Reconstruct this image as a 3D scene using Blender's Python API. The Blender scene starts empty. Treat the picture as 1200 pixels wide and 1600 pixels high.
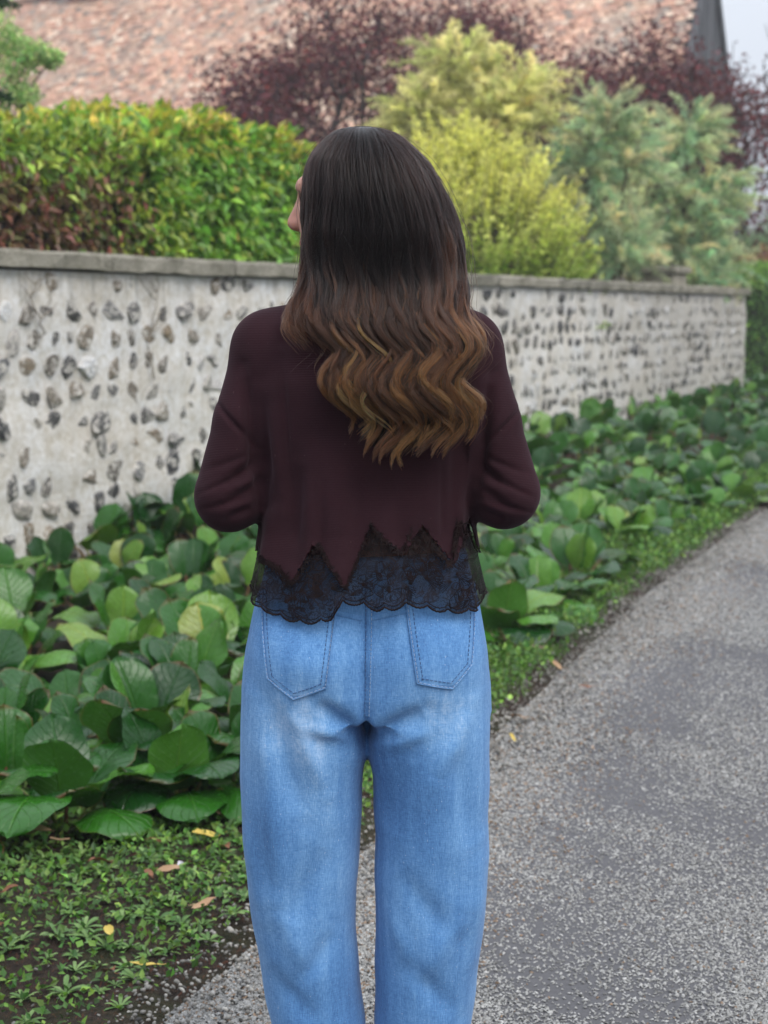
import bpy, math, random
import numpy as np
from mathutils import Vector, Matrix
from mathutils.bvhtree import BVHTree

random.seed(7)
rng = np.random.default_rng(7)
R = math.radians
scene = bpy.context.scene
COL = scene.collection

# ------------------------------------------------------------------ camera
cam = bpy.data.cameras.new('camera')
cam_ob = bpy.data.objects.new('camera', cam)
COL.objects.link(cam_ob)
cam_ob.location = (0, 0, 1.39)
cam_ob.rotation_euler = (R(90 - 7.18), 0, 0)
cam.sensor_fit = 'VERTICAL'
cam.sensor_height = 36.0
cam.sensor_width = 27.0
cam.lens = 56.25
cam.clip_start = 0.05
cam.clip_end = 600
cam.dof.use_dof = True
cam.dof.focus_distance = 2.5
cam.dof.aperture_fstop = 6.0
scene.camera = cam_ob

# ------------------------------------------------------------------ sky, sun, exposure
SUN_EL, SUN_ROT = 52.0, 140.0
world = bpy.data.worlds.new('World')
scene.world = world
world.use_nodes = True
wn = world.node_tree
wn.nodes.clear()
w_out = wn.nodes.new('ShaderNodeOutputWorld')
w_bg = wn.nodes.new('ShaderNodeBackground')
w_sky = wn.nodes.new('ShaderNodeTexSky')
w_sky.sky_type = 'NISHITA'
w_sky.sun_disc = False
w_sky.sun_elevation = R(SUN_EL)
w_sky.sun_rotation = R(SUN_ROT)
w_sky.air_density = 1.0
w_sky.dust_density = 4.0
w_mix = wn.nodes.new('ShaderNodeMix')          # overcast: an even white cloud layer over the clear sky
w_mix.data_type = 'RGBA'
w_mix.inputs[0].default_value = 0.86
# standard overcast sky: luminance grows from horizon to zenith as (1 + 2 sin h) / 3
w_co = wn.nodes.new('ShaderNodeTexCoord'); w_sep = wn.nodes.new('ShaderNodeSeparateXYZ')
wn.links.new(w_co.outputs['Generated'], w_sep.inputs[0])
w_cl = wn.nodes.new('ShaderNodeMath'); w_cl.operation = 'MAXIMUM'; w_cl.inputs[1].default_value = 0.0
wn.links.new(w_sep.outputs[2], w_cl.inputs[0])
w_ma = wn.nodes.new('ShaderNodeMath'); w_ma.operation = 'MULTIPLY_ADD'; w_ma.inputs[1].default_value = 2/3; w_ma.inputs[2].default_value = 1/3
wn.links.new(w_cl.outputs[0], w_ma.inputs[0])
w_sc = wn.nodes.new('ShaderNodeVectorMath'); w_sc.operation = 'SCALE'; w_sc.inputs[0].default_value = (14.5, 15.4, 17.0)
wn.links.new(w_ma.outputs[0], w_sc.inputs[3])
wn.links.new(w_sc.outputs[0], w_mix.inputs[7])
wn.links.new(w_sky.outputs[0], w_mix.inputs[6])
wn.links.new(w_mix.outputs[2], w_bg.inputs[0])
w_bg.inputs[1].default_value = 0.10
wn.links.new(w_bg.outputs[0], w_out.inputs[0])

sun = bpy.data.lights.new('sun', 'SUN')
sun.energy = 1.5
sun.angle = R(35)
sun.color = (1.0, 0.96, 0.9)
sun_ob = bpy.data.objects.new('sun', sun)
COL.objects.link(sun_ob)
# Nishita: rotation 0 looks along +Y, growing clockwise seen from above
_az = R(SUN_ROT)
_d = Vector((math.sin(_az) * math.cos(R(SUN_EL)), math.cos(_az) * math.cos(R(SUN_EL)), math.sin(R(SUN_EL))))
sun_ob.rotation_euler = _d.to_track_quat('Z', 'Y').to_euler()
sun_ob.location = (0, 0, 30)

scene.view_settings.view_transform = 'Standard'
scene.view_settings.look = 'None'
scene.view_settings.gamma = 1.0
scene.view_settings.exposure = 0.45
scene.render.engine = 'CYCLES'
cy = scene.cycles
cy.max_bounces = 6
cy.diffuse_bounces = 3
cy.glossy_bounces = 2
cy.transmission_bounces = 3
cy.transparent_max_bounces = 12
cy.volume_bounces = 1
cy.use_denoising = True
cy.caustics_reflective = False
cy.caustics_refractive = False

# ------------------------------------------------------------------ helpers
def tag(o, label=None, cat=None, group=None, kind=None):
    if label: o['label'] = label
    if cat: o['category'] = cat
    if group: o['group'] = group
    if kind: o['kind'] = kind
    return o

def empty(name, loc=(0, 0, 0), rz=0.0):
    o = bpy.data.objects.new(name, None)
    COL.objects.link(o)
    o.location = loc
    o.rotation_euler = (0, 0, rz)
    o.empty_display_size = 0.1
    return o

def link(name, me, parent=None, loc=None):
    o = bpy.data.objects.new(name, me)
    COL.objects.link(o)
    if parent is not None: o.parent = parent
    if loc is not None: o.location = loc
    return o

def mesh_np(name, V, F, mat=None, smooth=True, col=None, uv=None):
    """V (n,3); F (m,3) or (m,4) int array; col (n,3) point colours; uv (n,2) per vertex."""
    V = np.asarray(V, np.float32); F = np.asarray(F, np.int32)
    me = bpy.data.meshes.new(name)
    k = F.shape[1]; m = F.shape[0]
    me.vertices.add(len(V)); me.vertices.foreach_set('co', V.ravel())
    me.loops.add(m * k); me.loops.foreach_set('vertex_index', F.ravel())
    me.polygons.add(m)
    me.polygons.foreach_set('loop_start', np.arange(m, dtype=np.int32) * k)
    me.polygons.foreach_set('loop_total', np.full(m, k, np.int32))
    me.polygons.foreach_set('use_smooth', np.full(m, bool(smooth)))
    if col is not None:
        a = me.attributes.new('col', 'FLOAT_COLOR', 'POINT')
        c = np.ones((len(V), 4), np.float32); c[:, :3] = col
        a.data.foreach_set('color', c.ravel())
    if uv is not None:
        l = me.uv_layers.new(name='UVMap')
        l.data.foreach_set('uv', np.asarray(uv, np.float32)[F.ravel()].ravel())
    me.update(calc_edges=True)
    me.validate()
    if mat is not None: me.materials.append(mat)
    return me

class Geo:
    """collects quads/tris as python lists for one mesh"""
    def __init__(s): s.v = []; s.f = []
    def box(s, x0, x1, y0, y1, z0, z1, M=None):
        b = len(s.v)
        P = [(x0,y0,z0),(x1,y0,z0),(x1,y1,z0),(x0,y1,z0),(x0,y0,z1),(x1,y0,z1),(x1,y1,z1),(x0,y1,z1)]
        if M is not None: P = [tuple(M @ Vector(p)) for p in P]
        s.v += P
        s.f += [tuple(b+i for i in q) for q in ((0,3,2,1),(4,5,6,7),(0,1,5,4),(1,2,6,5),(2,3,7,6),(3,0,4,7))]
        return s
    def poly(s, pts):
        b = len(s.v); s.v += [tuple(p) for p in pts]; s.f.append(tuple(range(b, b+len(pts)))); return s
    def tube(s, pts, rad, n=6, cap=True):
        V, F = tube_arrays(pts, rad, n)
        b = len(s.v); s.v += [tuple(p) for p in V]; s.f += [tuple(int(i)+b for i in q) for q in F]
        if cap:
            s.f.append(tuple(b+i for i in range(n-1, -1, -1)))
            e = b+len(V)-n
            s.f.append(tuple(e+i for i in range(n)))
        return s
    def build(s, name, mat, parent=None, smooth=False, loc=None, bevel=0):
        me = bpy.data.meshes.new(name)
        me.from_pydata(s.v, [], s.f); me.update()
        if smooth: me.polygons.foreach_set('use_smooth', [True]*len(me.polygons))
        if mat is not None: me.materials.append(mat)
        o = link(name, me, parent, loc)
        if bevel:
            b = o.modifiers.new('bevel', 'BEVEL'); b.width = bevel; b.segments = 2; b.limit_method = 'ANGLE'
        return o

def tube_arrays(pts, rad, n=6):
    P = np.asarray(pts, float); m = len(P)
    r = np.broadcast_to(np.asarray(rad, float), (m,))
    T = np.gradient(P, axis=0); T /= np.linalg.norm(T, axis=1, keepdims=True) + 1e-12
    ref = np.where(np.abs(T[:, 2:3]) > 0.9, np.array([[1., 0, 0]]), np.array([[0, 0, 1.]]))
    A = np.cross(T, ref); A /= np.linalg.norm(A, axis=1, keepdims=True) + 1e-12
    B = np.cross(T, A)
    an = np.arange(n) * 2*np.pi/n
    V = P[:, None] + r[:, None, None]*(A[:, None]*np.cos(an)[None, :, None] + B[:, None]*np.sin(an)[None, :, None])
    V = V.reshape(-1, 3)
    i = np.arange(m-1)[:, None]*n; j = np.arange(n)[None]; k = (j+1) % n
    F = np.stack([i+j, i+n+j, i+n+k, i+k], -1).reshape(-1, 4)
    return V, F

def tubes_mesh(name, chains, mat, n=5, smooth=True):
    """many tubes in one mesh: chains = [(pts, rad)]"""
    Vs, Fs, b = [], [], 0
    for p, r in chains:
        V, F = tube_arrays(p, r, n); Vs.append(V); Fs.append(F+b); b += len(V)
    return mesh_np(name, np.concatenate(Vs), np.concatenate(Fs), mat, smooth)

def unit(a): return a/(np.linalg.norm(a, axis=-1, keepdims=True)+1e-12)

def leaf_arrays(P, D, N, L, W, fold=0.25):
    """pointed leaves: base, two shoulders, tip (2 triangles each, folded along the midrib)"""
    P = np.asarray(P, float); n = len(P)
    D = unit(D); S = unit(np.cross(D, N)); N = np.cross(S, D)
    L = np.broadcast_to(L, (n,))[:, None]; W = np.broadcast_to(W, (n,))[:, None]
    a = P; b = P + D*L*0.42 + S*W*0.5 + N*W*fold; c = P + D*L - N*L*0.12; d = P + D*L*0.42 - S*W*0.5 + N*W*fold
    V = np.stack([a, b, c, d], 1).reshape(-1, 3)
    i = np.arange(n)[:, None]*4
    F = np.concatenate([i+np.array([[0, 1, 2]]), i+np.array([[0, 2, 3]])], 1).reshape(-1, 3)
    return V, F

def leaf_mesh_cloud(name, P, D, N, L, W, col, mat, fold=0.25):
    V, F = leaf_arrays(P, D, N, L, W, fold)
    return mesh_np(name, V, F, mat, False, np.repeat(col, 4, axis=0))

def rand_unit(n):
    return unit(rng.normal(size=(n, 3)))

def sph_noise(P, f, seed=0, octaves=3):
    """cheap smooth pseudo noise in about [-1, 1] from sums of sines"""
    g = np.random.default_rng(seed); P = np.asarray(P, float); o = np.zeros(P.shape[:-1]); a = 1.0; t = 0
    for k in range(octaves):
        for _ in range(4):
            w = g.normal(size=P.shape[-1]); w = w/np.linalg.norm(w)*f*(2**k)*g.uniform(.6, 1.4)
            o = o + a*np.sin(P @ w + g.uniform(0, 6.28)); t += a*0.7
        a *= 0.55
    return o/t*1.6

import bmesh
def ico(sub):
    bm = bmesh.new(); bmesh.ops.create_icosphere(bm, subdivisions=sub, radius=1)
    V = np.array([q.co[:] for q in bm.verts]); F = np.array([[q.index for q in f.verts] for f in bm.faces]); bm.free(); return V, F

# ------------------------------------------------------------------ material helpers
class NT:
    def __init__(s, name):
        s.m = bpy.data.materials.new(name); s.m.use_nodes = True
        s.t = s.m.node_tree; s.t.nodes.clear()
        s.out = s.t.nodes.new('ShaderNodeOutputMaterial')
    def n(s, typ, **kw):
        x = s.t.nodes.new('ShaderNode'+typ)
        for k, v in kw.items():
            if k.startswith('i_'):
                key = k[2:]; key = int(key) if key.isdigit() else key.replace('_', ' ')
                s.set(x.inputs[key], v)
            else: setattr(x, k, v)
        return x
    def set(s, sock, v):
        if isinstance(v, bpy.types.NodeSocket): s.t.links.new(v, sock)
        elif isinstance(v, bpy.types.Node): s.t.links.new(v.outputs[0], sock)
        else: sock.default_value = v
    def coords(s, kind='Object', scale=None):
        c = s.n('TexCoord').outputs[kind]
        if scale is not None:
            mp = s.n('Mapping'); s.set(mp.inputs[0], c); mp.inputs[3].default_value = scale; c = mp.outputs[0]
        return c
    def noise(s, co, scale, detail=4, rough=0.6, dist=0.0):
        return s.n('TexNoise', i_Vector=co, i_Scale=scale, i_Detail=detail, i_Roughness=rough, i_Distortion=dist).outputs[0]
    def ramp(s, fac, stops, interp='LINEAR'):
        r = s.n('ValToRGB'); s.set(r.inputs[0], fac); cr = r.color_ramp; cr.interpolation = interp
        while len(cr.elements) < len(stops): cr.elements.new(0.5)
        for e, (p, c) in zip(cr.elements, stops):
            e.position = p; e.color = c if len(c) == 4 else (*c, 1)
        return r.outputs[0]
    def mix(s, fac, a, b, mode='MIX'):
        x = s.n('Mix', data_type='RGBA', blend_type=mode)
        for k, v in ((0, fac), (6, a), (7, b)):
            if isinstance(v, tuple) and len(v) == 3: v = (*v, 1)
            s.set(x.inputs[k], v)
        return x.outputs[2]
    def math(s, op, a, b=None, c=None):
        x = s.n('Math', operation=op)
        for k, v in enumerate((a, b, c)):
            if v is not None: s.set(x.inputs[k], v)
        return x.outputs[0]
    def bump(s, h, strength=0.3, dist=0.01, nrm=None):
        b = s.n('Bump', i_Height=h, i_Strength=strength, i_Distance=dist)
        if nrm is not None: s.set(b.inputs['Normal'], nrm)
        return b.outputs[0]
    def bsdf(s, color, rough=0.7, normal=None, spec=0.3, **kw):
        b = s.n('BsdfPrincipled')
        if isinstance(color, tuple) and len(color) == 3: color = (*color, 1)
        s.set(b.inputs['Base Color'], color); s.set(b.inputs['Roughness'], rough)
        s.set(b.inputs['Specular IOR Level'], spec)
        if normal is not None: s.set(b.inputs['Normal'], normal)
        for k, v in kw.items(): s.set(b.inputs[k.replace('_', ' ')], v)
        return b.outputs[0]
    def done(s, sh):
        s.t.links.new(sh, s.out.inputs[0]); return s.m

def leaf_material(name, rough=0.5, spec=0.35, trans=0.35, varied=0.25, tint=(1, 1, 1)):
    m = NT(name)
    c = m.n('Attribute', attribute_name='col').outputs['Color']
    nz = m.noise(m.coords('Object'), 9.0, 3)
    c2 = m.mix(varied, c, m.mix(1.0, c, m.ramp(nz, [(0.3, (.45, .45, .45)), (0.7, (1.5, 1.5, 1.5))]), 'MULTIPLY'))
    b = m.bsdf(c2, rough, spec=spec)
    t = m.n('BsdfTranslucent'); m.set(t.inputs[0], m.mix(1.0, c2, (1.3*tint[0], 1.3*tint[1], .9*tint[2]), 'MULTIPLY'))
    s = m.n('MixShader', i_0=trans); m.set(s.inputs[1], b); m.set(s.inputs[2], t.outputs[0])
    return m.done(s.outputs[0])

def bark_material(name, c0, c1, scale=20):
    m = NT(name); co = m.coords('Object', (1, 1, .3)); n = m.noise(co, scale, 5)
    return m.done(m.bsdf(m.ramp(n, [(.3, c0), (.7, c1)]), .9, m.bump(n, .6, .01)))

# ------------------------------------------------------------------ the plan: the flint wall gives the axes of the place
WALL_A = np.array([-1.93, 7.94])                 # a point at the foot of the wall
WD = np.array([0.4344, 0.9007])                  # along the wall
WN = np.array([0.9007, -0.4344])                 # from the wall towards the road
WALL_RZ = math.atan2(WD[1], WD[0])
def W(s, t):
    """metres along the wall, metres out from the wall -> world x, y"""
    s = np.asarray(s, float); t = np.asarray(t, float)
    return WALL_A[0] + s*WD[0] + t*WN[0], WALL_A[1] + s*WD[1] + t*WN[1]
def ST(x, y):
    dx = np.asarray(x, float)-WALL_A[0]; dy = np.asarray(y, float)-WALL_A[1]
    return dx*WD[0]+dy*WD[1], dx*WN[0]+dy*WN[1]
def road_edge(s): return np.interp(s, [-8, -3.5, -1.5, 1.2, 5, 9, 20, 60], [3.75, 3.49, 3.30, 3.0, 2.76, 2.6, 2.45, 2.3])
def bed_edge(s): return np.interp(s, [-8, -4.2, -3.3, -2.7, 0, 4, 7.4, 20], [2.2, 2.4, 2.5, 2.74, 2.78, 2.50, 2.25, 2.1])

def bank(s, t):
    """the bed rises a little towards the wall"""
    return .17*np.clip((1.7-np.maximum(t, 0))/1.6, 0, 1)**1.3*np.clip((s-.2)/1.4, 0, 1)*np.clip((19-s)/2, 0, 1)*(np.asarray(t) > -.4)

# ------------------------------------------------------------------ ground, road
m = NT('soil'); co = m.coords('Object')
n1 = m.noise(co, 5, 6); n2 = m.noise(co, 55, 4); n3 = m.noise(m.coords('Object', (1, .25, 1)), 160, 2)
c = m.ramp(n2, [(.3, (.012, .008, .006)), (.55, (.035, .022, .015)), (.8, (.075, .045, .03))])
c = m.mix(m.ramp(n3, [(.6, (0, 0, 0)), (.66, (1, 1, 1))]), c, (.09, .035, .02))
c = m.mix(m.ramp(n1, [(.45, (0, 0, 0)), (.65, (.6, .6, .6))]), c, (.03, .042, .012))
MAT_SOIL = m.done(m.bsdf(c, .95, m.bump(m.math('ADD', n2, n3), .9, .02)))

xs = np.concatenate([[-120, -60, -25, -12], np.arange(-5, 9.01, .25), [14, 25, 60, 120]])
ys = np.concatenate([[-110, -40, -10], np.arange(1, 24.01, .25), [32, 50, 80, 130]])
X, Y = np.meshgrid(xs, ys, indexing='ij')
S_, T_ = ST(X, Y)
Z = .012*sph_noise(np.stack([X, Y], -1), 5.0, 3) + .02*np.clip((road_edge(S_)-T_)*1.2, 0, 1)*(T_ > 0)
Z = Z + bank(S_, T_)
Z = np.where(T_ > road_edge(S_)-.05, -.03, Z)
Z = np.where((np.abs(X) > 10) | (Y > 26) | (Y < .5), -.03, Z)
nx, ny = X.shape
idx = np.arange(nx*ny).reshape(nx, ny)
F = np.stack([idx[:-1, :-1], idx[1:, :-1], idx[1:, 1:], idx[:-1, 1:]], -1).reshape(-1, 4)
ground = link('ground', mesh_np('ground', np.stack([X, Y, Z], -1).reshape(-1, 3), F, MAT_SOIL))
tag(ground, 'dark brown soil strewn with needles under the planting', 'ground', kind='structure')
def gz(x, y):
    s, t = ST(x, y)
    return .012*sph_noise(np.stack([np.asarray(x, float), np.asarray(y, float)], -1), 5.0, 3) + .02*np.clip((road_edge(s)-t)*1.2, 0, 1) + bank(s, t)

m = NT('road_surface'); co = m.coords('Object')
big = m.noise(m.coords('Object', (1.4, .8, 1)), 2.6, 5, .65, .3)
v = m.n('TexVoronoi', i_Vector=co, i_Scale=85.0, i_Randomness=1.0)
stone = m.ramp(m.n('SeparateColor', i_0=v.outputs['Color']).outputs[0], [(0, (.18, .175, .168)), (.5, (.32, .31, .295)), (1, (.46, .45, .43))])
tar = m.mix(m.noise(co, 120, 3), (.062, .061, .066), (.12, .118, .124))
fine = m.noise(co, 40, 3)
k = m.math('ADD', m.math('MULTIPLY', big, 1.3), m.math('MULTIPLY', fine, .5))
k = m.math('ADD', k, m.math('MULTIPLY', v.outputs['Distance'], -18.0))
fac = m.ramp(k, [(.48, (0, 0, 0)), (.78, (1, 1, 1))])
c = m.mix(fac, tar, stone)
hgt = m.math('MULTIPLY', fac, m.math('SUBTRACT', 1.0, m.math('MULTIPLY', v.outputs['Distance'], 30.0)))
MAT_ROAD = m.done(m.bsdf(c, .85, m.bump(hgt, .7, .008), spec=.25))
sv = np.concatenate([np.arange(-12, 24, .5), [30, 45, 80]])
edge = road_edge(sv) + .035*np.sin(sv*3.1) + .03*np.sin(sv*7.3+1)
tv = np.array([0, .4, 1.2, 2.4, 4.0])
SS = np.repeat(sv[:, None], 5, 1); TT = edge[:, None] + tv[None]
x, y = W(SS, TT); z = np.where(tv[None] == 0, -.012, .004) + 0*x + .02*np.sin(np.pi*tv/4.0)[None]
nn = len(sv); idx = np.arange(nn*5).reshape(nn, 5)
F = np.stack([idx[:-1, :-1], idx[:-1, 1:], idx[1:, 1:], idx[1:, :-1]], -1).reshape(-1, 4)[:, ::-1]
road = link('road', mesh_np('road', np.stack([x, y, z], -1).reshape(-1, 3), F, MAT_ROAD))
tag(road, 'grey lane of worn tar and loose stone chippings', 'road', kind='structure')
def rz_(s, t):
    u = np.clip(t-road_edge(s), 0, 4); return np.interp(u, [0, .4, 4], [-.01, .004, .004]) + .02*np.sin(np.pi*u/4.0)

# loose chippings: angular stones, dense at the verge and in drifts on the tar
m = NT('chippings')
c = m.n('Attribute', attribute_name='col').outputs['Color']
MAT_CHIP = m.done(m.bsdf(m.mix(m.noise(m.coords('Object'), 300, 2), c, m.mix(1.0, c, (.55, .55, .55), 'MULTIPLY')), .8, spec=.25))
OCT = np.array([[1, 0, 0], [0, 1, 0], [-1, 0, 0], [0, -1, 0], [0, 0, 1], [0, 0, -1]], float)
OCF = np.array([[0, 1, 4], [1, 2, 4], [2, 3, 4], [3, 0, 4], [1, 0, 5], [2, 1, 5], [3, 2, 5], [0, 3, 5]])
def stones(name, x, y, z, size, col, mat, flat=.65, shape=None):
    n = len(x); SV_, SF_, rough_ = (OCT, OCF, .45) if shape is None else shape
    kv = len(SV_)
    V = SV_[None]*(1+rough_*rng.uniform(-1, 1, (n, kv, 1)))*size[:, None, None]
    V = V*np.stack([rng.uniform(.8, 1.3, n), rng.uniform(.7, 1.1, n), np.full(n, flat)], -1)[:, None]
    V += rng.normal(size=V.shape)*size[:, None, None]*.36*rough_
    a = rng.uniform(0, 6.28, n); ca, sa = np.cos(a)[:, None], np.sin(a)[:, None]
    Vx = V[..., 0]*ca-V[..., 1]*sa; Vy = V[..., 0]*sa+V[..., 1]*ca
    tl = rng.normal(0, .35, n)[:, None]
    Vz = V[..., 2]+Vx*tl
    V = np.stack([Vx+x[:, None], Vy+y[:, None], Vz+z[:, None]], -1).reshape(-1, 3)
    F = (np.arange(n)[:, None, None]*kv+SF_[None]).reshape(-1, 3)
    return mesh_np(name, V, F, mat, shape is not None, np.repeat(col, kv, axis=0))
N0 = 500000
yy = 2.7 + (11.0-2.7)*rng.uniform(0, 1, N0)**1.25
xx = rng.uniform(-.30, .30, N0)*yy*.95
s, t = ST(xx, yy); e = t-road_edge(s)
pn = sph_noise(np.stack([xx*1.4, yy*.8], -1), 3.2, 11, 4)
keep = (e > -.03) & (rng.uniform(0, 1, N0) < np.clip(.39+.66*pn, .09, 1)*np.clip(1.5-e*.1, .6, 1) + np.exp(-(e/.25)**2)*.8)
xx, yy, s, t, e = xx[keep], yy[keep], s[keep], t[keep], e[keep]
sz = rng.uniform(.0023, .0047, len(xx))*np.interp(yy, [3, 11], [1, 1.6])*np.where(e < .35, 1.12, 1.0)
g = np.clip(rng.normal(.35, .09, len(xx)), .09, .62)
cc = np.stack([g*1.01, g, g*.96], -1)
br = rng.uniform(0, 1, len(xx)) < np.where(e < .5, .14, .02)
cc[br] = cc[br]*np.array([.75, .52, .36])
ch = link('gravel_chippings', stones('gravel_chippings', xx, yy, rz_(s, t)+sz*.25, sz, cc, MAT_CHIP))
tag(ch, 'loose pale grey stone chippings lying on the lane', 'chippings', kind='stuff')
# coarser round pebbles where lane and soil meet
n = 9000
s = rng.uniform(-4.6, 5, n)**1.0; t = road_edge(s) + rng.normal(-.03, .13, n)
x, y = W(s, t); k = (y > 2.6); x, y, s, t = x[k], y[k], s[k], t[k]; n = len(x)
sz = rng.uniform(.0028, .0062, n)*np.where(rng.uniform(size=n) < .05, 1.6, 1)
g = np.clip(rng.normal(.27, .12, n), .06, .65); cc = np.stack([g*1.05, g, g*.90], -1)
pb = link('pebbles', stones('pebbles', x, y, np.where(t < road_edge(s), gz(x, y), 0)+sz*.3, sz, cc, MAT_CHIP, .7, (*ico(1), .16)))
tag(pb, 'small whitish pebbles along the soil edge of the lane', 'pebbles', kind='stuff')

# ------------------------------------------------------------------ flint wall
wall = empty('flint_wall', (WALL_A[0], WALL_A[1], 0), WALL_RZ)      # local x along the wall, local -y faces the road
tag(wall, 'long garden wall of pale lime mortar set with dark flints under a concrete coping', 'wall')
SL, SR, WH = -1.8, 15.95, 1.60
m = NT('lime_mortar'); co = m.coords('Object')
a = m.noise(co, 2.2, 5); b = m.noise(co, 26, 6, .7); st = m.noise(m.coords('Object', (6, 6, .55)), 2.2, 5, .7)
sep = m.n('SeparateXYZ', i_0=co)
c = m.ramp(a, [(.3, (.60, .56, .50)), (.5, (.69, .67, .64)), (.72, (.74, .755, .78))])
c = m.mix(m.ramp(b, [(.35, (1, 1, 1)), (.62, (0, 0, 0))]), c, m.mix(1.0, c, (.74, .70, .62), 'MULTIPLY'))
wt = m.math('MULTIPLY', m.ramp(st, [(.5, (0, 0, 0)), (.75, (1, 1, 1))]), m.ramp(m.math('DIVIDE', sep.outputs[2], 1.6), [(.3, (.12, .12, .12)), (.8, (.35, .35, .35)), (1, (1, 1, 1))]))
c = m.mix(wt, c, (.20, .19, .165))
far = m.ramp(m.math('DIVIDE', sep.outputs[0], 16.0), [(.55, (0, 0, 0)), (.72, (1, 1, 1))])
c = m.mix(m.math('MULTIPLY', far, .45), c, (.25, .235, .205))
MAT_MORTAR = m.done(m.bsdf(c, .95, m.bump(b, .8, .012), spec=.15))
ss = np.arange(SL, SR+.001, .05); zz = np.arange(-.06, WH+.001, .05)
A_, B_ = np.meshgrid(ss, zz, indexing='ij')
D_ = -.012*sph_noise(np.stack([A_, B_], -1), 9, 21, 3) - .006
V = [np.stack([A_, D_, B_], -1).reshape(-1, 3)]
ni, nj = A_.shape; idx = np.arange(ni*nj).reshape(ni, nj)
F = np.stack([idx[:-1, :-1], idx[1:, :-1], idx[1:, 1:], idx[:-1, 1:]], -1).reshape(-1, 4)
face_me = mesh_np('mortar_face', V[0], F, MAT_MORTAR)
link('mortar_face', face_me, wall)
Geo().box(SL, SR-.005, .012, .30, -.06, WH-.004).build('wall_core', MAT_MORTAR, wall, bevel=.01)

m = NT('coping_concrete'); co = m.coords('Object'); oi = m.n('ObjectInfo')
a = m.noise(co, 7, 6, .7); b = m.noise(co, 70, 4, .7)
c = m.ramp(b, [(.3, (.18, .17, .14)), (.6, (.35, .33, .28)), (.85, (.47, .45, .40))])
c = m.mix(m.ramp(a, [(.45, (0, 0, 0)), (.68, (.75, .75, .75))]), c, (.10, .095, .065))
c = m.mix(1.0, c, m.ramp(oi.outputs['Random'], [(0, (.82, .82, .8)), (1, (1.1, 1.08, 1.05))]), 'MULTIPLY')
MAT_COPE = m.done(m.bsdf(c, .95, m.bump(m.math('ADD', a, b), .8, .012), spec=.15))
s0 = SL
while s0 < SR-.2:
    ln = min(random.uniform(1.25, 1.6), SR+.05-s0)
    if SR+.05-(s0+ln) < .4: ln = SR+.05-s0
    nseg = 10
    V = []; F = []
    prof = [(-.055, WH+.003), (-.057, WH+.075), (-.048, WH+.09), (.15, WH+.10), (.345, WH+.09), (.355, WH+.003)]
    for i in range(nseg+1):
        q = s0+.005+(ln-.010)*i/nseg
        for (py, pz) in prof:
            V.append((q, py+random.uniform(-.008, .008), pz+random.uniform(-.007, .007)))
    K = len(prof)
    for i in range(nseg):
        for j in range(K):
            F.append((i*K+j, i*K+(j+1) % K, (i+1)*K+(j+1) % K, (i+1)*K+j))
    F.append(tuple(range(K))[::-1]); F.append(tuple(nseg*K+j for j in range(K)))
    me = bpy.data.meshes.new('coping_slab'); me.from_pydata(V, [], F); me.update(); me.materials.append(MAT_COPE)
    link('coping_slab', me, wall)
    s0 += ln

m = NT('flint'); co = m.coords('Object'); oi = m.n('ObjectInfo'); rnd = oi.outputs['Random']
cv = m.n('VectorMath', operation='ADD'); m.set(cv.inputs[0], co)
cx = m.n('CombineXYZ', i_0=m.math('MULTIPLY', rnd, 37.0), i_1=m.math('MULTIPLY', rnd, 91.0)); m.set(cv.inputs[1], cx.outputs[0])
v = cv.outputs[0]
a = m.noise(v, 1.9, 5, .7, .8); b = m.noise(v, 6, 5, .75)
core = m.ramp(rnd, [(0, (.03, .03, .034)), (.25, (.085, .082, .08)), (.45, (.20, .155, .105)), (.62, (.13, .13, .135)), (.8, (.27, .25, .22)), (.92, (.16, .13, .10)), (1, (.60, .61, .63))])
core = m.mix(1.0, core, m.ramp(b, [(.32, (.3, .3, .3)), (.5, (1, 1, 1)), (.68, (2.6, 2.5, 2.3))]), 'MULTIPLY')
c = m.mix(m.ramp(a, [(.50, (0, 0, 0)), (.57, (1, 1, 1))]), core, m.mix(b, (.46, .42, .35), (.62, .60, .57)))
MAT_FLINT = m.done(m.bsdf(c, .5, m.bump(b, .6, .01), spec=.4))
IV, IF = ico(2)
flint_arr = []
for k in range(14):
    V = IV.copy()
    g = np.random.default_rng(100+k)
    V *= (1+.34*sph_noise(V, 3.0, 300+k, 3))[:, None]
    for _ in range(9):                                  # knapped flats
        d = unit(g.normal(size=3)*np.array([1, .6, 1])); h = g.uniform(.42, .8); p = V @ d
        V -= np.maximum(p-h, 0)[:, None]*d
    d = np.array([g.normal()*.12, -1, g.normal()*.12]); d /= np.linalg.norm(d); p = V @ d
    V -= np.maximum(p-.55, 0)[:, None]*d*.9
    V = V/np.array([np.abs(V[:, 0]).max(), 1, np.abs(V[:, 2]).max()]); flint_arr.append(V)
flint_me = [mesh_np('flint', V, IF, MAT_FLINT, False) for V in flint_arr]
spots = []
row = 0; z = .07
while z < WH-.05:
    q = SL+random.uniform(.05, .2)
    while q < SR-.1:
        wv = random.choice([.055, .065, .075, .085, .10, .115]) * random.uniform(.8, 1.1); hv = random.uniform(.048, .082)
        if random.random() < .97 and z+hv < WH-.005:
            spots.append((q, z+random.uniform(-.02, .02), wv, hv))
        q += wv*2 + random.uniform(.012, .055)
    z += .146; row += 1
spots.sort(key=lambda p: abs(p[0]-.1) if p[0] < 0 else p[0])
near = spots[:300]; rest = spots[300:]
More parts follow.
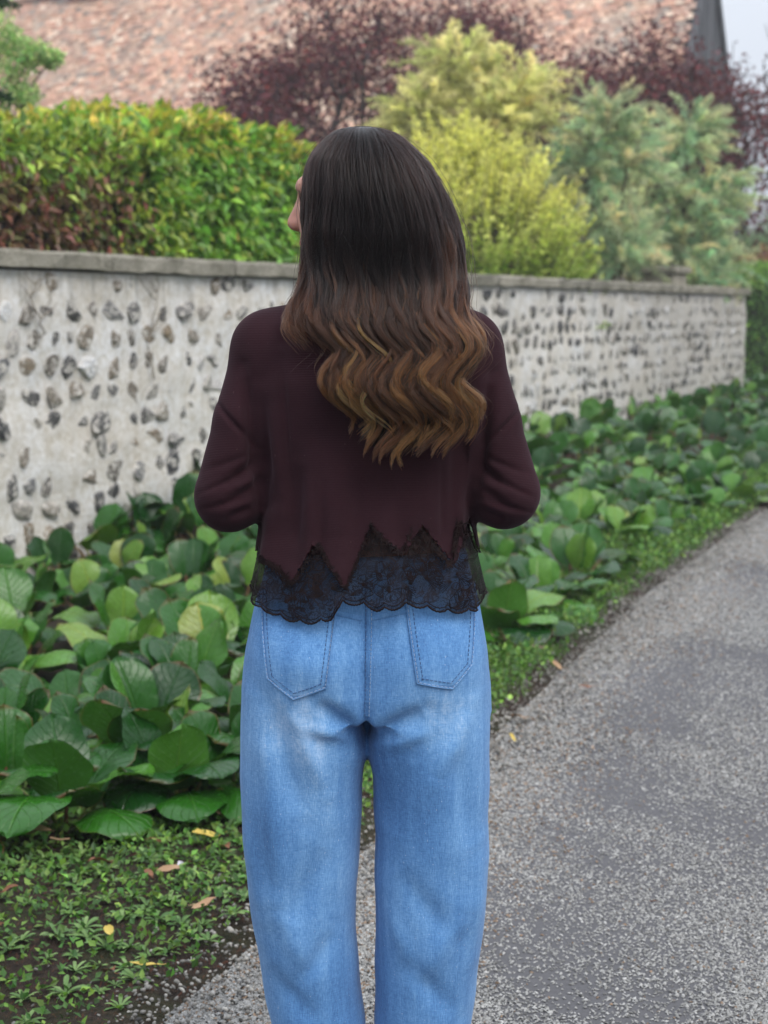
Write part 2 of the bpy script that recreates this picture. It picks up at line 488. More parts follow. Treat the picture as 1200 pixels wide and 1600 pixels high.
for i, (q, z, wv, hv) in enumerate(near):
    o = link('flint', flint_me[i % 14], wall, (q, random.uniform(-.004, .012), z))
    o.scale = (wv, random.uniform(.028, .04), hv); o.rotation_euler = (random.uniform(-.2, .2), random.choice((0, math.pi))+random.uniform(-.5, .5), random.uniform(-.25, .25))
Vs = []; Fs = []; b = 0
for i, (q, z, wv, hv) in enumerate(rest):
    V = flint_arr[i % 14]*np.array([wv, .034, hv])+np.array([q, random.uniform(-.004, .012), z]); Vs.append(V); Fs.append(IF+b); b += len(V)
# the far flints are too small to pick apart; their look varies over the wall instead of by stone
m2 = NT('far_flint'); co = m2.coords('Object'); vv = m2.n('TexVoronoi', i_Vector=co, i_Scale=4.0)
f1 = m2.n('SeparateColor', i_0=vv.outputs['Color']).outputs[0]
c = m2.ramp(f1, [(0, (.04, .04, .045)), (.4, (.10, .095, .09)), (.7, (.17, .15, .12)), (1, (.5, .5, .5))])
c = m2.mix(m2.ramp(m2.noise(co, 14, 4), [(.52, (0, 0, 0)), (.62, (1, 1, 1))]), c, (.45, .43, .38))
MAT_FLINT_FAR = m2.done(m2.bsdf(c, .6))
fr = link('flint', mesh_np('far_flints', np.concatenate(Vs), np.concatenate(Fs), MAT_FLINT_FAR), wall); tag(fr, kind='stuff')

# dry creeper twigs on the wall
MAT_TWIG = bark_material('dry_twig', (.16, .13, .10), (.30, .26, .21), 40)
def creeper(s0, z0, z1, label, seed):
    g = random.Random(seed); root = empty('dry_creeper', (*[float(q) for q in W(s0, .03)], z0), WALL_RZ)
    tag(root, label, 'creeper', 'bare creeper twigs clinging to the wall')
    ch = []
    pts = [(0, 0, 0)]; 
    nst = 14
    for i in range(1, nst):
        f = i/(nst-1); pts.append((.05*math.sin(f*5+seed)+.02*g.uniform(-1, 1), -.012*g.random(), (z1-z0)*f))
    link('stem', tubes_mesh('stem', [(pts, np.linspace(.006, .0025, nst))], MAT_TWIG), root)
    for k in range(6):
        i = g.randint(2, nst-3); p = np.array(pts[i]); L = g.uniform(.12, .35); sd = g.choice((-1, 1)); q = [p]
        for j in range(6): q.append(q[-1]+np.array([sd*L/6*g.uniform(.3, 1), 0, L/6*g.uniform(.2, 1.0)]))
        link('twig', tubes_mesh('twig', [(q, np.linspace(.0035, .0015, 7))], MAT_TWIG), root)
creeper(1.36, 1.0, 1.58, 'bare dry creeper twig reaching up to the coping beside the woman\'s sleeve', 3)
creeper(.33, 1.25, 1.57, 'short dry creeper twig hanging under the coping far from the woman', 8)

# stone pier that shows above the coping near the wall's far end
pier = empty('stone_pier', (*[float(q) for q in W(14.1, -.62)], 0), WALL_RZ)
tag(pier, 'stubby stone pier standing behind the far end of the wall', 'pier')
Geo().box(-.32, .32, -.2, .2, -.05, 1.86).build('shaft', MAT_COPE, pier, bevel=.02)
Geo().box(-.37, .37, -.25, .25, 1.863, 1.95).build('cap_stone', MAT_COPE, pier, bevel=.02)
# ------------------------------------------------------------------ barn with the old tile roof
RD = np.array([-0.9007, 0.4344]); GD = np.array([0.4344, 0.9007])   # along the ridge (to the far end), along the gable
AP = np.array([7.43, 38.0]); RZ_, EZ_, HALF, LEN = 9.95, 3.0, 4.5, 23.0
barn = empty('barn', (AP[0], AP[1], 0), math.atan2(RD[1], RD[0]))   # local x along the ridge, local -y... see below
tag(barn, 'long old barn with a mossy clay tile roof and grey boarded gable behind the trees', 'barn')
# local frame: x along ridge, y = perpendicular; GD is local -y (to the rear), so the camera side is local +y
m = NT('clay_tile'); c = m.n('Attribute', attribute_name='col').outputs['Color']; co = m.coords('Object')
n1 = m.noise(co, .9, 5, .65); n2 = m.noise(co, 9, 4)
c = m.mix(m.ramp(n1, [(.48, (0, 0, 0)), (.7, (.55, .55, .55))]), c, (.34, .30, .25))
c = m.mix(m.ramp(n2, [(.52, (0, 0, 0)), (.72, (.6, .6, .6))]), c, (.60, .52, .43))
MAT_TILE = m.done(m.bsdf(c, .95, m.bump(n2, .4, .02), spec=.15))
def tile_roof(sgn, x0, x1):
    sl = math.hypot(HALF, RZ_-EZ_); ny_ = int(sl/.155); nx_ = int((x1-x0)/.19)
    i, j = np.meshgrid(np.arange(nx_), np.arange(ny_), indexing='ij'); i = i.ravel(); j = j.ravel(); n = len(i)
    x = x0 + (i+.5*(j % 2))*.19 + rng.normal(0, .006, n); d = (j+.5)*.155 + rng.normal(0, .008, n)
    sag = .10*np.sin(x*.55+1)*np.sin(d/sl*3.1) + .05*np.sin(x*1.7+d)
    lift = rng.uniform(0, .03, n)*(rng.uniform(size=n) < .4)
    dy, dz = HALF/sl, -(RZ_-EZ_)/sl; ny2, nz2 = (RZ_-EZ_)/sl, HALF/sl
    hw = .088; L = .10
    V = np.zeros((n, 8, 3))
    for k, (a, b, c_) in enumerate([(-1, -1, 0), (1, -1, 0), (1, 1, 0), (-1, 1, 0), (-1, -1, 1), (1, -1, 1), (1, 1, 1), (-1, 1, 1)]):
        dd = d + b*L; h = sag + lift*(b > 0) + (.024 if b > 0 else .004) + c_*.016
        V[:, k, 0] = x + a*hw; V[:, k, 1] = sgn*(dd*dy + h*ny2); V[:, k, 2] = RZ_ + dd*dz + h*nz2
    Q = np.array([(4, 5, 6, 7), (3, 2, 6, 7), (0, 3, 7, 4), (1, 2, 6, 5)])
    F = (np.arange(n)[:, None, None]*8+Q[None]).reshape(-1, 4)
    base = np.array([(.58, .34, .24), (.50, .29, .215), (.64, .42, .30), (.42, .28, .22), (.32, .26, .22), (.68, .52, .40)])
    ci = rng.choice(6, n, p=[.28, .22, .2, .14, .08, .08]); cc = base[ci]*rng.uniform(.75, 1.2, n)[:, None]
    o = link('roof_tile', mesh_np('roof_tiles', V.reshape(-1, 3), F, MAT_TILE, False, np.repeat(cc, 8, 0)), rf); tag(o, kind='stuff')
rf = Geo()
sl_ = .04
for sgn in (1, -1):
    rf.poly([(0, 0, RZ_-.34), (LEN, 0, RZ_-.34), (LEN, sgn*HALF, EZ_-.34), (0, sgn*HALF, EZ_-.34)])
MAT_DARKWOOD = bark_material('roof_underside', (.05, .04, .03), (.10, .08, .06))
rf = rf.build('roof', MAT_DARKWOOD, barn)
tile_roof(1, 0, LEN)
# ridge tiles
for k in range(int(LEN/.42)):
    if k == 0:
        g = Geo(); an = np.linspace(0, math.pi, 7)
        for i in range(6):
            g.poly([(0, .15*math.cos(an[i]), .13*math.sin(an[i])), (.40, .14*math.cos(an[i]), .12*math.sin(an[i])), (.40, .14*math.cos(an[i+1]), .12*math.sin(an[i+1])), (0, .15*math.cos(an[i+1]), .13*math.sin(an[i+1]))])
        mr = NT('ridge_tile'); oi = mr.n('ObjectInfo').outputs['Random']
        MAT_RIDGE = mr.done(mr.bsdf(mr.ramp(oi, [(0, (.33, .2, .14)), (.5, (.45, .30, .21)), (1, (.38, .33, .27))]), .95, spec=.15))
        rt = g.build('ridge_tile', MAT_RIDGE, rf); base_rt = rt
    else:
        rt = base_rt.copy(); COL.objects.link(rt)
    rt.location = (k*.42, 0, RZ_+.02+.05*math.sin(k*.6)); rt.rotation_euler = (0, random.uniform(-.05, .05), random.uniform(-.04, .04))
m = NT('weathered_boards'); co = m.coords('Object', (1, 1, .12)); n = m.noise(co, 12, 5); oi = m.n('ObjectInfo').outputs['Random']
c = m.mix(1.0, m.ramp(n, [(.3, (.055, .058, .065)), (.7, (.13, .135, .145))]), m.ramp(oi, [(0, (.75, .75, .75)), (1, (1.2, 1.2, 1.2))]), 'MULTIPLY')
MAT_BOARD = m.done(m.bsdf(c, .9, m.bump(n, .4, .01)))
bw = .20
nb = int(2*HALF/bw)
for k in range(nb):
    y0 = -HALF+k*bw; y1 = y0+bw-.012; zt = lambda y: RZ_-.06-(RZ_-EZ_)*abs(y)/HALF
    xo = -.03-.02*(k % 2)
    g = Geo(); b = 0
    g.v = [(xo, y0, 0), (xo, y1, 0), (xo, y1, zt(y1)), (xo, y0, zt(y0)), (.02, y0, 0), (.02, y1, 0), (.02, y1, zt(y1)), (.02, y0, zt(y0))]
    g.f = [(0, 1, 2, 3)[::-1], (4, 5, 6, 7), (0, 1, 5, 4), (1, 2, 6, 5), (2, 3, 7, 6), (3, 0, 4, 7)]
    g.build('gable_board', MAT_BOARD, barn)
for sgn in (1, -1):   # verge boards
    p = [Vector((-.12, 0, RZ_+.03)), Vector((-.12, sgn*HALF*1.03, EZ_-.18))]
    d = (p[1]-p[0]).normalized(); nrm = Vector((0, -d.z, d.y))*(1 if sgn > 0 else -1)
    g = Geo(); q = [p[0], p[1], p[1]-nrm*.22, p[0]-nrm*.22]
    g.v = [tuple(a) for a in q]+[tuple(a+Vector((.05, 0, 0))) for a in q]
    g.f = [(0, 1, 2, 3), (7, 6, 5, 4), (0, 4, 5, 1), (1, 5, 6, 2), (2, 6, 7, 3), (3, 7, 4, 0)]
    g.build('verge_board', MAT_BOARD, barn)
m = NT('barn_plaster'); n = m.noise(m.coords('Object'), 3, 5)
MAT_PLASTER = m.done(m.bsdf(m.ramp(n, [(.3, (.34, .30, .25)), (.7, (.46, .42, .36))]), .95, m.bump(n, .3, .02)))
Geo().box(.05, LEN-.05, -HALF+.35, HALF-.35, 0, EZ_+.2).build('wall', MAT_PLASTER, barn)

# slate roofed house far behind the barn
fh = empty('far_house', (-13.5, 64, 0), R(170))
tag(fh, 'misty house with a grey slate roof rising behind the barn ridge', 'house')
Geo().box(-9, 9, -5, 5, 0, 9).build('wall', MAT_PLASTER, fh)
m = NT('slate'); n = m.noise(m.coords('Object', (1, 1, 3)), 4, 5)
MAT_SLATE = m.done(m.bsdf(m.ramp(n, [(.3, (.16, .16, .17)), (.7, (.26, .26, .27))]), .8))
fr_ = Geo()
for sgn in (1, -1):
    fr_.poly([(-9.3, 0, 14.4), (9.3, 0, 14.4), (9.3, sgn*5.4, 8.8), (-9.3, sgn*5.4, 8.8)])
fr_.poly([(-9, -5, 9), (-9, 5, 9), (-9, 0, 14.2)]); fr_.poly([(9, -5, 9), (9, 5, 9), (9, 0, 14.2)])
fr_ = fr_.build('roof', MAT_SLATE, fh)
fr_.modifiers.new('solid', 'SOLIDIFY').thickness = .12
Geo().box(5.2, 6.4, -.5, .5, 13, 15.6).build('chimney', MAT_PLASTER, fr_, bevel=.02)

# pale cottage at the end of the lane
ct = empty('far_cottage', (13.2, 56, 0), R(14))
tag(ct, 'pale low cottage glimpsed through the mist beyond the dark tree trunk', 'cottage')
Geo().box(-6, 6, -3, 3, 0, 3.4).build('wall', MAT_PLASTER, ct)
r_ = Geo()
for sgn in (1, -1): r_.poly([(-6.3, 0, 5.0), (6.3, 0, 5.0), (6.3, sgn*3.4, 3.2), (-6.3, sgn*3.4, 3.2)])
r_ = r_.build('roof', MAT_SLATE, ct); r_.modifiers.new('solid', 'SOLIDIFY').thickness = .1
for k in range(3):
    wd = Geo().box(-4.4+k*3.6, -3.3+k*3.6, -3.03, -2.98, 1.2, 2.5).build('window', MAT_SLATE, ct)

# ------------------------------------------------------------------ plants: generators
def branching(base, top_dir, length, r0, depth, spread, seed, nseg=5, kids=(3, 4), shrink=.68, up=.25, start=.35):
    g = random.Random(seed); chains = []; tips = []
    def grow(p, d, L, r, lev):
        pts = [np.array(p)]; d = np.array(d, float)
        for i in range(nseg):
            d = d + np.array([g.gauss(0, .10), g.gauss(0, .10), g.gauss(0, .06)+up*.12]); d /= np.linalg.norm(d)
            pts.append(pts[-1]+d*L/nseg)
        chains.append((pts, np.linspace(r, r*.55, nseg+1)))
        if lev == 0:
            tips.append((pts[-1], d, L)); tips.append((pts[-3], d, L)); return
        for k in range(g.randint(*kids)):
            f = start+(1-start)*(k+g.random())/kids[1]; i = min(int(f*nseg), nseg-1); q = pts[i]+(pts[i+1]-pts[i])*(f*nseg-i)
            a = g.uniform(0, 6.28); t = np.cross(d, [math.cos(a), math.sin(a), .3]); t /= np.linalg.norm(t)+1e-9
            nd = d*math.cos(spread)+t*math.sin(spread)*g.uniform(.8, 1.3); nd /= np.linalg.norm(nd)
            grow(q, nd, L*shrink*g.uniform(.75, 1.15), r*.55, lev-1)
        tips.append((pts[-1], d, L*.6))
    grow(base, top_dir, length, r0, depth)
    return chains, tips

def jitter_col(base, n, sd=.25, choices=None):
    b = np.asarray(base)[rng.choice(len(base), n, p=choices)]
    return np.clip(b*rng.lognormal(0, sd, n)[:, None]*(1+rng.normal(0, .06, (n, 3))), .002, .9)

# ------------------------------------------------------------------ purple leaved trees
MAT_PURPLE = leaf_material('purple_leaf', .5, .35, .3, tint=(1.2, .6, .6))
MAT_DARKBARK = bark_material('dark_bark', (.018, .014, .013), (.055, .045, .04))
def purple_tree(loc, h, label, seed, levels=4, spread=.75, leaves=26, L0=2.0, lean=(0, 0, 1), clip=None, lsize=.085):
    root = empty('purple_plum_tree', loc); tag(root, label, 'tree', 'purple leaved trees before the barn')
    ch, tips = branching((0, 0, -.05), lean, L0, .12, levels, spread, seed, kids=(3, 4), shrink=.66, up=.45, start=.5)
    P = np.array([t[0] for t in tips])
    ch = [(c, r) for c, r in ch]
    link('trunk', tubes_mesh('trunk', ch[:1], MAT_DARKBARK, 8), root)
    link('branches', tubes_mesh('branches', ch[1:], MAT_DARKBARK, 5), root)
    keep = np.ones(len(P), bool) if clip is None else clip(P)
    P = P[keep]; n = len(P)*leaves
    C = np.repeat(P, leaves, 0)+rng.normal(0, .26, (n, 3))*np.array([1, 1, .8])
    D = unit(rand_unit(n)+np.array([0, 0, -.35])); N = rand_unit(n)+np.array([0, 0, .7])
    col = jitter_col([(.10, .030, .038), (.06, .022, .032), (.16, .04, .045), (.13, .07, .06)], n, .35, [.4, .3, .2, .1])
    link('crown', leaf_mesh_cloud('crown', C, D, N, rng.uniform(.7, 1.2, n)*lsize, rng.uniform(.7, 1.1, n)*lsize*.6, col, MAT_PURPLE), root)
    return root
purple_tree((5.55, 26.5, 0), 6, 'purple leaved tree with a dark slim trunk standing where the sky begins', 12, 4, .80, 44, 3.1, (-.10, 0, 1), lsize=.10, clip=lambda P: ~((P[:, 0] > -.5) & (P[:, 2] > 5.0-.55*P[:, 0])))
purple_tree((4.45, 28.2, 0), 6, 'bushy purple leaved tree against the barn\'s grey gable', 21, 4, .85, 48, 3.4, (0, 0, 1), lsize=.10, clip=lambda P: ~((P[:, 0] > -.1) & (P[:, 2] > 5.1)))
purple_tree((2.75, 26.6, 0), 6, 'tall purple leaved tree rising behind the blue-green tamarisks', 9, 4, .88, 50, 3.7, (.02, 0, 1), lsize=.10)
purple_tree((-.7, 25.5, 0), 6, 'purple leaved tree spreading before the barn roof above the woman\'s head', 33, 4, .95, 40, 3.3, (.02, 0, 1), lsize=.10)

# ------------------------------------------------------------------ tamarisks
MAT_TAM = leaf_material('tamarisk_leaf', .7, .2, .5, .15)
MAT_BARK = bark_material('brown_bark', (.06, .045, .03), (.14, .11, .08))
def tamarisk(loc, lobes, label, seed, green, tan, plumes=60):
    root = empty('tamarisk', loc); tag(root, label, 'shrub', 'feathery tamarisks behind the wall')
    g = np.random.default_rng(seed)
    ch = []; P = []; D = []; C = []; L = []
    for (cx_, cy_, cz_, rr) in lobes:
        mid = np.array([cx_*.4, cy_*.4, cz_*.5])
        top = np.array([cx_, cy_, cz_])
        tt = np.linspace(0, 1, 7)[:, None]
        ch.append(((1-tt)**2*np.array([[0, 0, -.05]])+2*tt*(1-tt)*mid+tt**2*top, np.linspace(.035, .012, 7)))
        for k in range(int(plumes*rr*rr*4)):
            d = g.normal(size=3); d /= np.linalg.norm(d); d[2] = d[2]*.8+.25
            st_ = top+d*rr*g.uniform(.15, .75)
            out = d*np.array([1, 1, .5])+np.array([0, 0, .25])+g.normal(0, .35, 3); out /= np.linalg.norm(out)
            ln = g.uniform(.3, .6); ns = 9
            tt = np.linspace(0, 1, ns)[:, None]
            stem_ = st_ + out*ln*tt + np.array([0, 0, -.28])*ln*tt**2.2
            ch.append((stem_, np.linspace(.006, .002, ns)))
            nn = 54
            f = g.uniform(.05, 1, nn); p = np.stack([np.interp(f, np.linspace(0, 1, ns), stem_[:, q]) for q in range(3)], -1)
            dr = unit(out*.8+g.normal(0, .55, (nn, 3))+np.array([0, 0, -.15]))
            P.append(p); D.append(dr); L.append(g.uniform(.07, .16, nn)*(1.1-f*.5))
            mixf = np.clip(g.normal(.22, .32)+f*.3, 0, 1)[:, None]
            C.append((np.array(green)*(1-mixf)+np.array(tan)*mixf)*g.lognormal(0, .18))
    P = np.concatenate(P); D = np.concatenate(D); L = np.concatenate(L); C = np.concatenate(C); n = len(P)
    link('stems', tubes_mesh('stems', ch, MAT_BARK, 4), root)
    link('foliage', leaf_mesh_cloud('foliage', P, D, rand_unit(n), L, np.full(n, .016), C, MAT_TAM), root)
tamarisk((1.0, 18.3, 0), [(-.5, 0, 3.55, .42), (-.05, .1, 3.85, .5), (.42, -.1, 3.6, .45), (.1, -.2, 3.3, .5), (-.28, .1, 4.1, .3), (-.7, 0, 3.4, .25), (.62, 0, 3.85, .28)],
         'pale yellow-green feathery tamarisk rising highest above the golden shrub', 1, (.58, .62, .30), (.82, .74, .48), 85)
tamarisk((2.75, 20.2, 0), [(0, 0, 3.65, .45), (-.3, 0, 3.05, .45), (.25, 0, 3.2, .4), (-.2, -.1, 2.4, .5), (.2, -.2, 2.0, .5), (-.25, 0, 3.4, .3)],
         'blue-green tamarisk with tan plumes next to the golden shrub', 2, (.36, .54, .38), (.80, .70, .52), 80)
tamarisk((4.05, 22.4, 0), [(.1, 0, 3.6, .5), (-.35, 0, 3.0, .55), (.4, .0, 2.9, .55), (-.55, -.1, 2.4, .55), (.05, -.2, 2.3, .6), (.35, -.3, 1.95, .5), (-.75, -.2, 2.0, .5), (.15, -.05, 3.85, .28), (.2, -.75, 1.75, .35)],
         'broad grey-green tamarisk spilling over the coping by the far wall end', 3, (.36, .56, .40), (.78, .70, .50), 80)

# ------------------------------------------------------------------ golden privet
MAT_GOLD = leaf_material('golden_leaf', .5, .3, .4)
gs = empty('golden_shrub', (.86, 16.9, 0)); tag(gs, 'bushy golden privet with upright yellow shoots over green leaves', 'shrub')
cen = np.array([0, 0, 1.75]); rad = np.array([1.06, .9, 1.6])
nt_ = 1500
d = rand_unit(nt_); d[:, 1] = -np.abs(d[:, 1])*np.where(rng.uniform(size=nt_) < .75, 1, -1); d = unit(d); d = d[d[:, 2] > -.55]
rr = rng.uniform(.72, 1.0, len(d))*(1+.10*sph_noise(d, 3.5, 5, 2))
base = cen+d*rad*rr[:, None]-np.array([0, 0, .25]); out = unit(d*np.array([.75, .75, .5])+np.array([0, 0, .8])+rng.normal(0, .18, d.shape))
ln = rng.uniform(.28, .6, len(d)); per = 26; ch = []
f = np.tile(np.linspace(.05, 1, per), (len(d), 1))
P = base[:, None]+out[:, None]*(ln[:, None]*f)[..., None]
D = unit(out[:, None]*.7+rand_unit(len(d)*per).reshape(len(d), per, 3)*.9)
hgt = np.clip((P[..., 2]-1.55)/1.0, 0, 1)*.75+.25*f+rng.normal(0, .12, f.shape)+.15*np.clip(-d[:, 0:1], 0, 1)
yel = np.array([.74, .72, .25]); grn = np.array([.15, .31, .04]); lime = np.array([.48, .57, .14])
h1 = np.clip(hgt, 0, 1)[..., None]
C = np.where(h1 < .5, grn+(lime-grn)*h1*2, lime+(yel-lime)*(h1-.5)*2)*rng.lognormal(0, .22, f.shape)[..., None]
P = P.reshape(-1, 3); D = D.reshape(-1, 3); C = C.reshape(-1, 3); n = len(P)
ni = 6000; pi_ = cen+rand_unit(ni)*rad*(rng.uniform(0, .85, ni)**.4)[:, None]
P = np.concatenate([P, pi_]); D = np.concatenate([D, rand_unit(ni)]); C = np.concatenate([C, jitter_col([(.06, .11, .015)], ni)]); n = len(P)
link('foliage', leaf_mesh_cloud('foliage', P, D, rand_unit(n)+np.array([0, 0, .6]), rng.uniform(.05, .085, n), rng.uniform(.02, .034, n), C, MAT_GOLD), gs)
for k in range(0, len(d), 3):
    tt = np.linspace(0, 1, 5)[:, None]; e = base[k]+out[k]*ln[k]
    ch.append((np.array([[d[k][0]*.12, d[k][1]*.12, 0]])*(1-tt)**2+2*tt*(1-tt)*(base[k]*np.array([.8, .8, .6]))+tt**2*e, np.linspace(.012, .003, 5)))
link('stems', tubes_mesh('stems', ch, MAT_BARK, 4), gs)

# ------------------------------------------------------------------ hedges behind the wall
MAT_HEDGE = leaf_material('hedge_leaf', .42, .45, .3)
def hedge(name, label, s0, s1, t0, t1, zbot, ztop, n, colour, lsize, seed, group=None, twigs=60, wallaxes=True, origin=None):
    """s along, t across (t1 is the side towards the road)"""
    if wallaxes: root = empty(name, (*[float(q) for q in W(s0, 0)], 0), WALL_RZ)
    else: root = empty(name, origin)
    tag(root, label, 'hedge', group)
    g = np.random.default_rng(seed)
    Ls = s1-s0
    # points in a shell below the front, top and ends; local x along, local y = -t
    def surf(s): return ztop(s)
    fa = np.array([Ls*(ztop(s0)-zbot), Ls*(t1-t0)*.8, (t1-t0)*1.2, (t1-t0)*1.2]); fa /= fa.sum()
    which = g.choice(4, n, p=fa); a = g.uniform(0, 1, n); b = g.uniform(0, 1, n); dep = g.exponential(.11, n)
    s = np.where(which < 2, a*Ls, np.where(which == 2, dep, Ls-dep))
    zt = surf(s0+s)
    z = np.where(which == 1, zt-dep, zbot+b*(zt-zbot))
    t = np.where(which == 0, t1-dep, t0+np.where(which == 1, b, a)*(t1-t0))
    # rounded edges and lumps
    ez = np.clip((z-(zt-.28))/.28, 0, 1); t = t-.20*ez**2*(which == 0)
    es = np.clip(.3-np.minimum(s, Ls-s), 0, .3)/.3; z = z-.18*es**2*(which == 1)
    lump = sph_noise(np.stack([s, t, z], -1), 3.0, seed, 3)
    t = t+.09*lump*(which == 0); z = z+.08*lump*(which == 1)
    P = np.stack([s, -t, z], -1)
    nrm = np.zeros((n, 3)); nrm[which == 0, 1] = -1; nrm[which == 1, 2] = 1; nrm[which == 2, 0] = -1; nrm[which == 3, 0] = 1
    D = unit(nrm*.5+np.array([0, 0, -.55])+g.normal(0, .5, (n, 3))+np.array([0, 0, .6])*(which == 1)[:, None])
    N = nrm+np.array([0, 0, .5])+g.normal(0, .5, (n, 3))
    C = colour(s0+s, z, zt, dep, g)
    L = g.uniform(.7, 1.25, n)*lsize
    link('foliage', leaf_mesh_cloud('foliage', P, D, N, L, L*g.uniform(.45, .65, n), C, MAT_HEDGE), root)
    ch = []
    for k in range(twigs):
        x = g.uniform(.1, Ls-.1); q = [np.array([x, -(t0+(t1-t0)*.6), zbot+.02])]
        side = g.uniform(-.25, .25)
        zz_ = ztop(s0+x)-g.uniform(.0, .25)
        for i in range(1, 6):
            ff = i/5; q.append(np.array([x+side*ff+g.normal(0, .03), -(t0+(t1-t0)*.6)-(t1-t0)*.36*ff**.7*g.uniform(.7, 1.1), zbot+(zz_-zbot)*ff]))
        ch.append((q, np.linspace(.012, .004, 6)))
    link('stems', tubes_mesh('stems', ch, MAT_BARK, 4), root)
    Geo().box(.12, Ls-.12, -(t1-.30), -(t0+.1), zbot-.3 if wallaxes else 0, float(min(ztop(s0), ztop(s1)))-.28).build('dark_core', MAT_DARKBARK, root)  # solid dark box added inside to block the view through the leaves
    return root
ztA = lambda s: np.interp(s, [-3, 0, 1.5, 2.3], [2.28, 2.33, 2.43, 2.44])
ztB = lambda s: np.interp(s, [1.5, 2.2, 3.2, 4.2], [2.50, 2.56, 2.64, 2.62])
def colA(s, z, zt, dep, g):
    n = len(s); f = np.clip((zt-z)/.9, 0, 1)
    red = np.clip((f-.12)*3.0, 0, 1)*np.clip((2.0-s)*1.6, 0, 1)*1.25+.25*sph_noise(np.stack([s, z], -1), 5, 44, 2)
    isred = g.uniform(size=n) < red*.8
    gr = jitter_col([(.22, .34, .04), (.36, .44, .07), (.11, .21, .03)], n, .28)
    br = jitter_col([(.16, .09, .05), (.20, .09, .06), (.27, .09, .07), (.14, .10, .045), (.18, .20, .05)], n, .35, [.34, .2, .06, .2, .2])
    return np.where(isred[:, None], br, gr)
def colB(s, z, zt, dep, g):
    n = len(s); f = np.clip((zt-z)/.35, 0, 1)
    gr = jitter_col([(.16, .34, .05), (.24, .44, .06), (.10, .23, .03), (.36, .46, .08)], n, .25, [.4, .3, .2, .1])
    yl = jitter_col([(.50, .50, .08), (.55, .44, .12), (.36, .46, .06)], n, .25)
    return np.where((g.uniform(size=n) < (1-f)*.6+.04)[:, None], yl, gr)
hedge('mixed_hedge', 'russet and green creeper hedge with dry twigs at the near end of the wall', -2.4, 2.2, -1.9, -.30, 1.55, ztA, 21000, colA, .075, 51, 'clipped hedges standing behind the wall', 110)
hedge('green_hedge', 'bright yellow-green leafy hedge between the russet hedge and the woman\'s head', 1.95, 4.1, -1.9, -.42, 1.55, ztB, 12500, colB, .095, 52, 'clipped hedges standing behind the wall', 50)
def colC(s, z, zt, dep, g):
    n = len(s); f = np.clip((zt-z)/.5, 0, 1)
    gr = jitter_col([(.10, .24, .04), (.06, .15, .03), (.14, .29, .06)], n, .25)
    yl = jitter_col([(.36, .56, .12), (.28, .48, .10)], n, .2)
    return np.where((g.uniform(size=n) < (1-f)*.8+.03)[:, None], yl, gr)
hedge('box_hedge', 'low clipped dark green hedge beyond the far end of the wall', 0, 6.0, -2.2, 0, .05, lambda s: 2.08+0*np.asarray(s, float), 42000, colC, .06, 53, None, 40, False, (4.5, 24.3, 0))

# russet flowering shrub and pale tree past the low hedge
def blob_shrub(name, label, cat, loc, lobes, cols, lsize, per, seed, matl):
    root = empty(name, loc); tag(root, label, cat); g = np.random.default_rng(seed); P = []; ch = []
    for (a, b, c_, r) in lobes:
        d = unit(g.normal(size=(per, 3)))*np.array([1, 1, .8]); P.append(np.array([a, b, c_])+d*r*g.uniform(.35, 1.05, (per, 1)))
        tt = np.linspace(0, 1, 8)[:, None]; q1 = np.array([[-.15+a*.1, b*.2, c_*.8]]); ch.append((2*tt*(1-tt)*q1+tt**2*np.array([[a, b, c_]]), np.linspace(.04, .006, 8)))
    P = np.concatenate(P); n = len(P)
    link('stems', tubes_mesh('stems', ch, MAT_BARK, 5), root)
    link('foliage', leaf_mesh_cloud('foliage', P, rand_unit(n)+np.array([0, 0, -.2]), rand_unit(n)+np.array([0, 0, .6]), g.uniform(.7, 1.2, n)*lsize, g.uniform(.4, .6, n)*lsize, jitter_col(cols, n, .3), matl), root)
blob_shrub('russet_shrub', 'russet brown low shrub just above the clipped low hedge', 'shrub', (6.75, 28.5, 0), [(-.6, 0, 2.0, .45), (0, 0, 2.15, .5), (.6, 0, 2.1, .5), (1.2, .1, 2.0, .45)], [(.30, .14, .08), (.22, .16, .06), (.40, .22, .13)], .08, 1500, 61, MAT_HEDGE)
blob_shrub('pale_willow', 'pale grey-green tree in the mist beside the dark trunk', 'tree', (8.4, 34.0, 0), [(-.5, 0, 2.6, .7), (.2, 0, 3.0, .8), (.9, 0, 2.6, .8), (.3, 0, 2.2, .8)], [(.20, .30, .17), (.26, .34, .2)], .09, 2200, 62, MAT_TAM)

# locust tree at the picture's upper corner and a dark conifer whose twigs hang in front of it
blob_shrub('locust_tree', 'pale green airy tree behind the russet hedge at the barn roof\'s left end', 'tree', (-3.35, 13.6, 0),
           [(.05, 0, 3.75, .26), (.30, 0, 3.42, .20), (-.3, 0, 3.8, .40), (.45, 0, 3.50, .14), (.15, 0, 3.18, .24), (.0, 0, 4.1, .3), (-.6, 0, 3.9, .5), (.42, .1, 2.95, .16), (.60, 0, 3.46, .10), (.36, 0, 3.16, .15), (-.1, 0, 2.9, .3), (.2, 0, 2.72, .2), (-.4, 0, 3.3, .4), (.22, 0, 3.62, .18)],
           [(.28, .46, .18), (.36, .52, .24), (.48, .56, .28)], .05, 420, 63, MAT_TAM)
yew = empty('dark_yew', (-3.45, 9.75, 0)); tag(yew, 'dark conifer twigs reaching in at the corner above the russet hedge', 'tree')
MAT_YEW = leaf_material('yew_needle', .45, .4, .15)
tk = [((0, 0, -.05), (.02, 0, 1.4), (.05, .03, 2.8), (.0, 0, 4.2))]
link('trunk', tubes_mesh('trunk', [(tk[0], [.11, .09, .07, .04])], MAT_DARKBARK, 8), yew)
P = []; D = []; ch = []
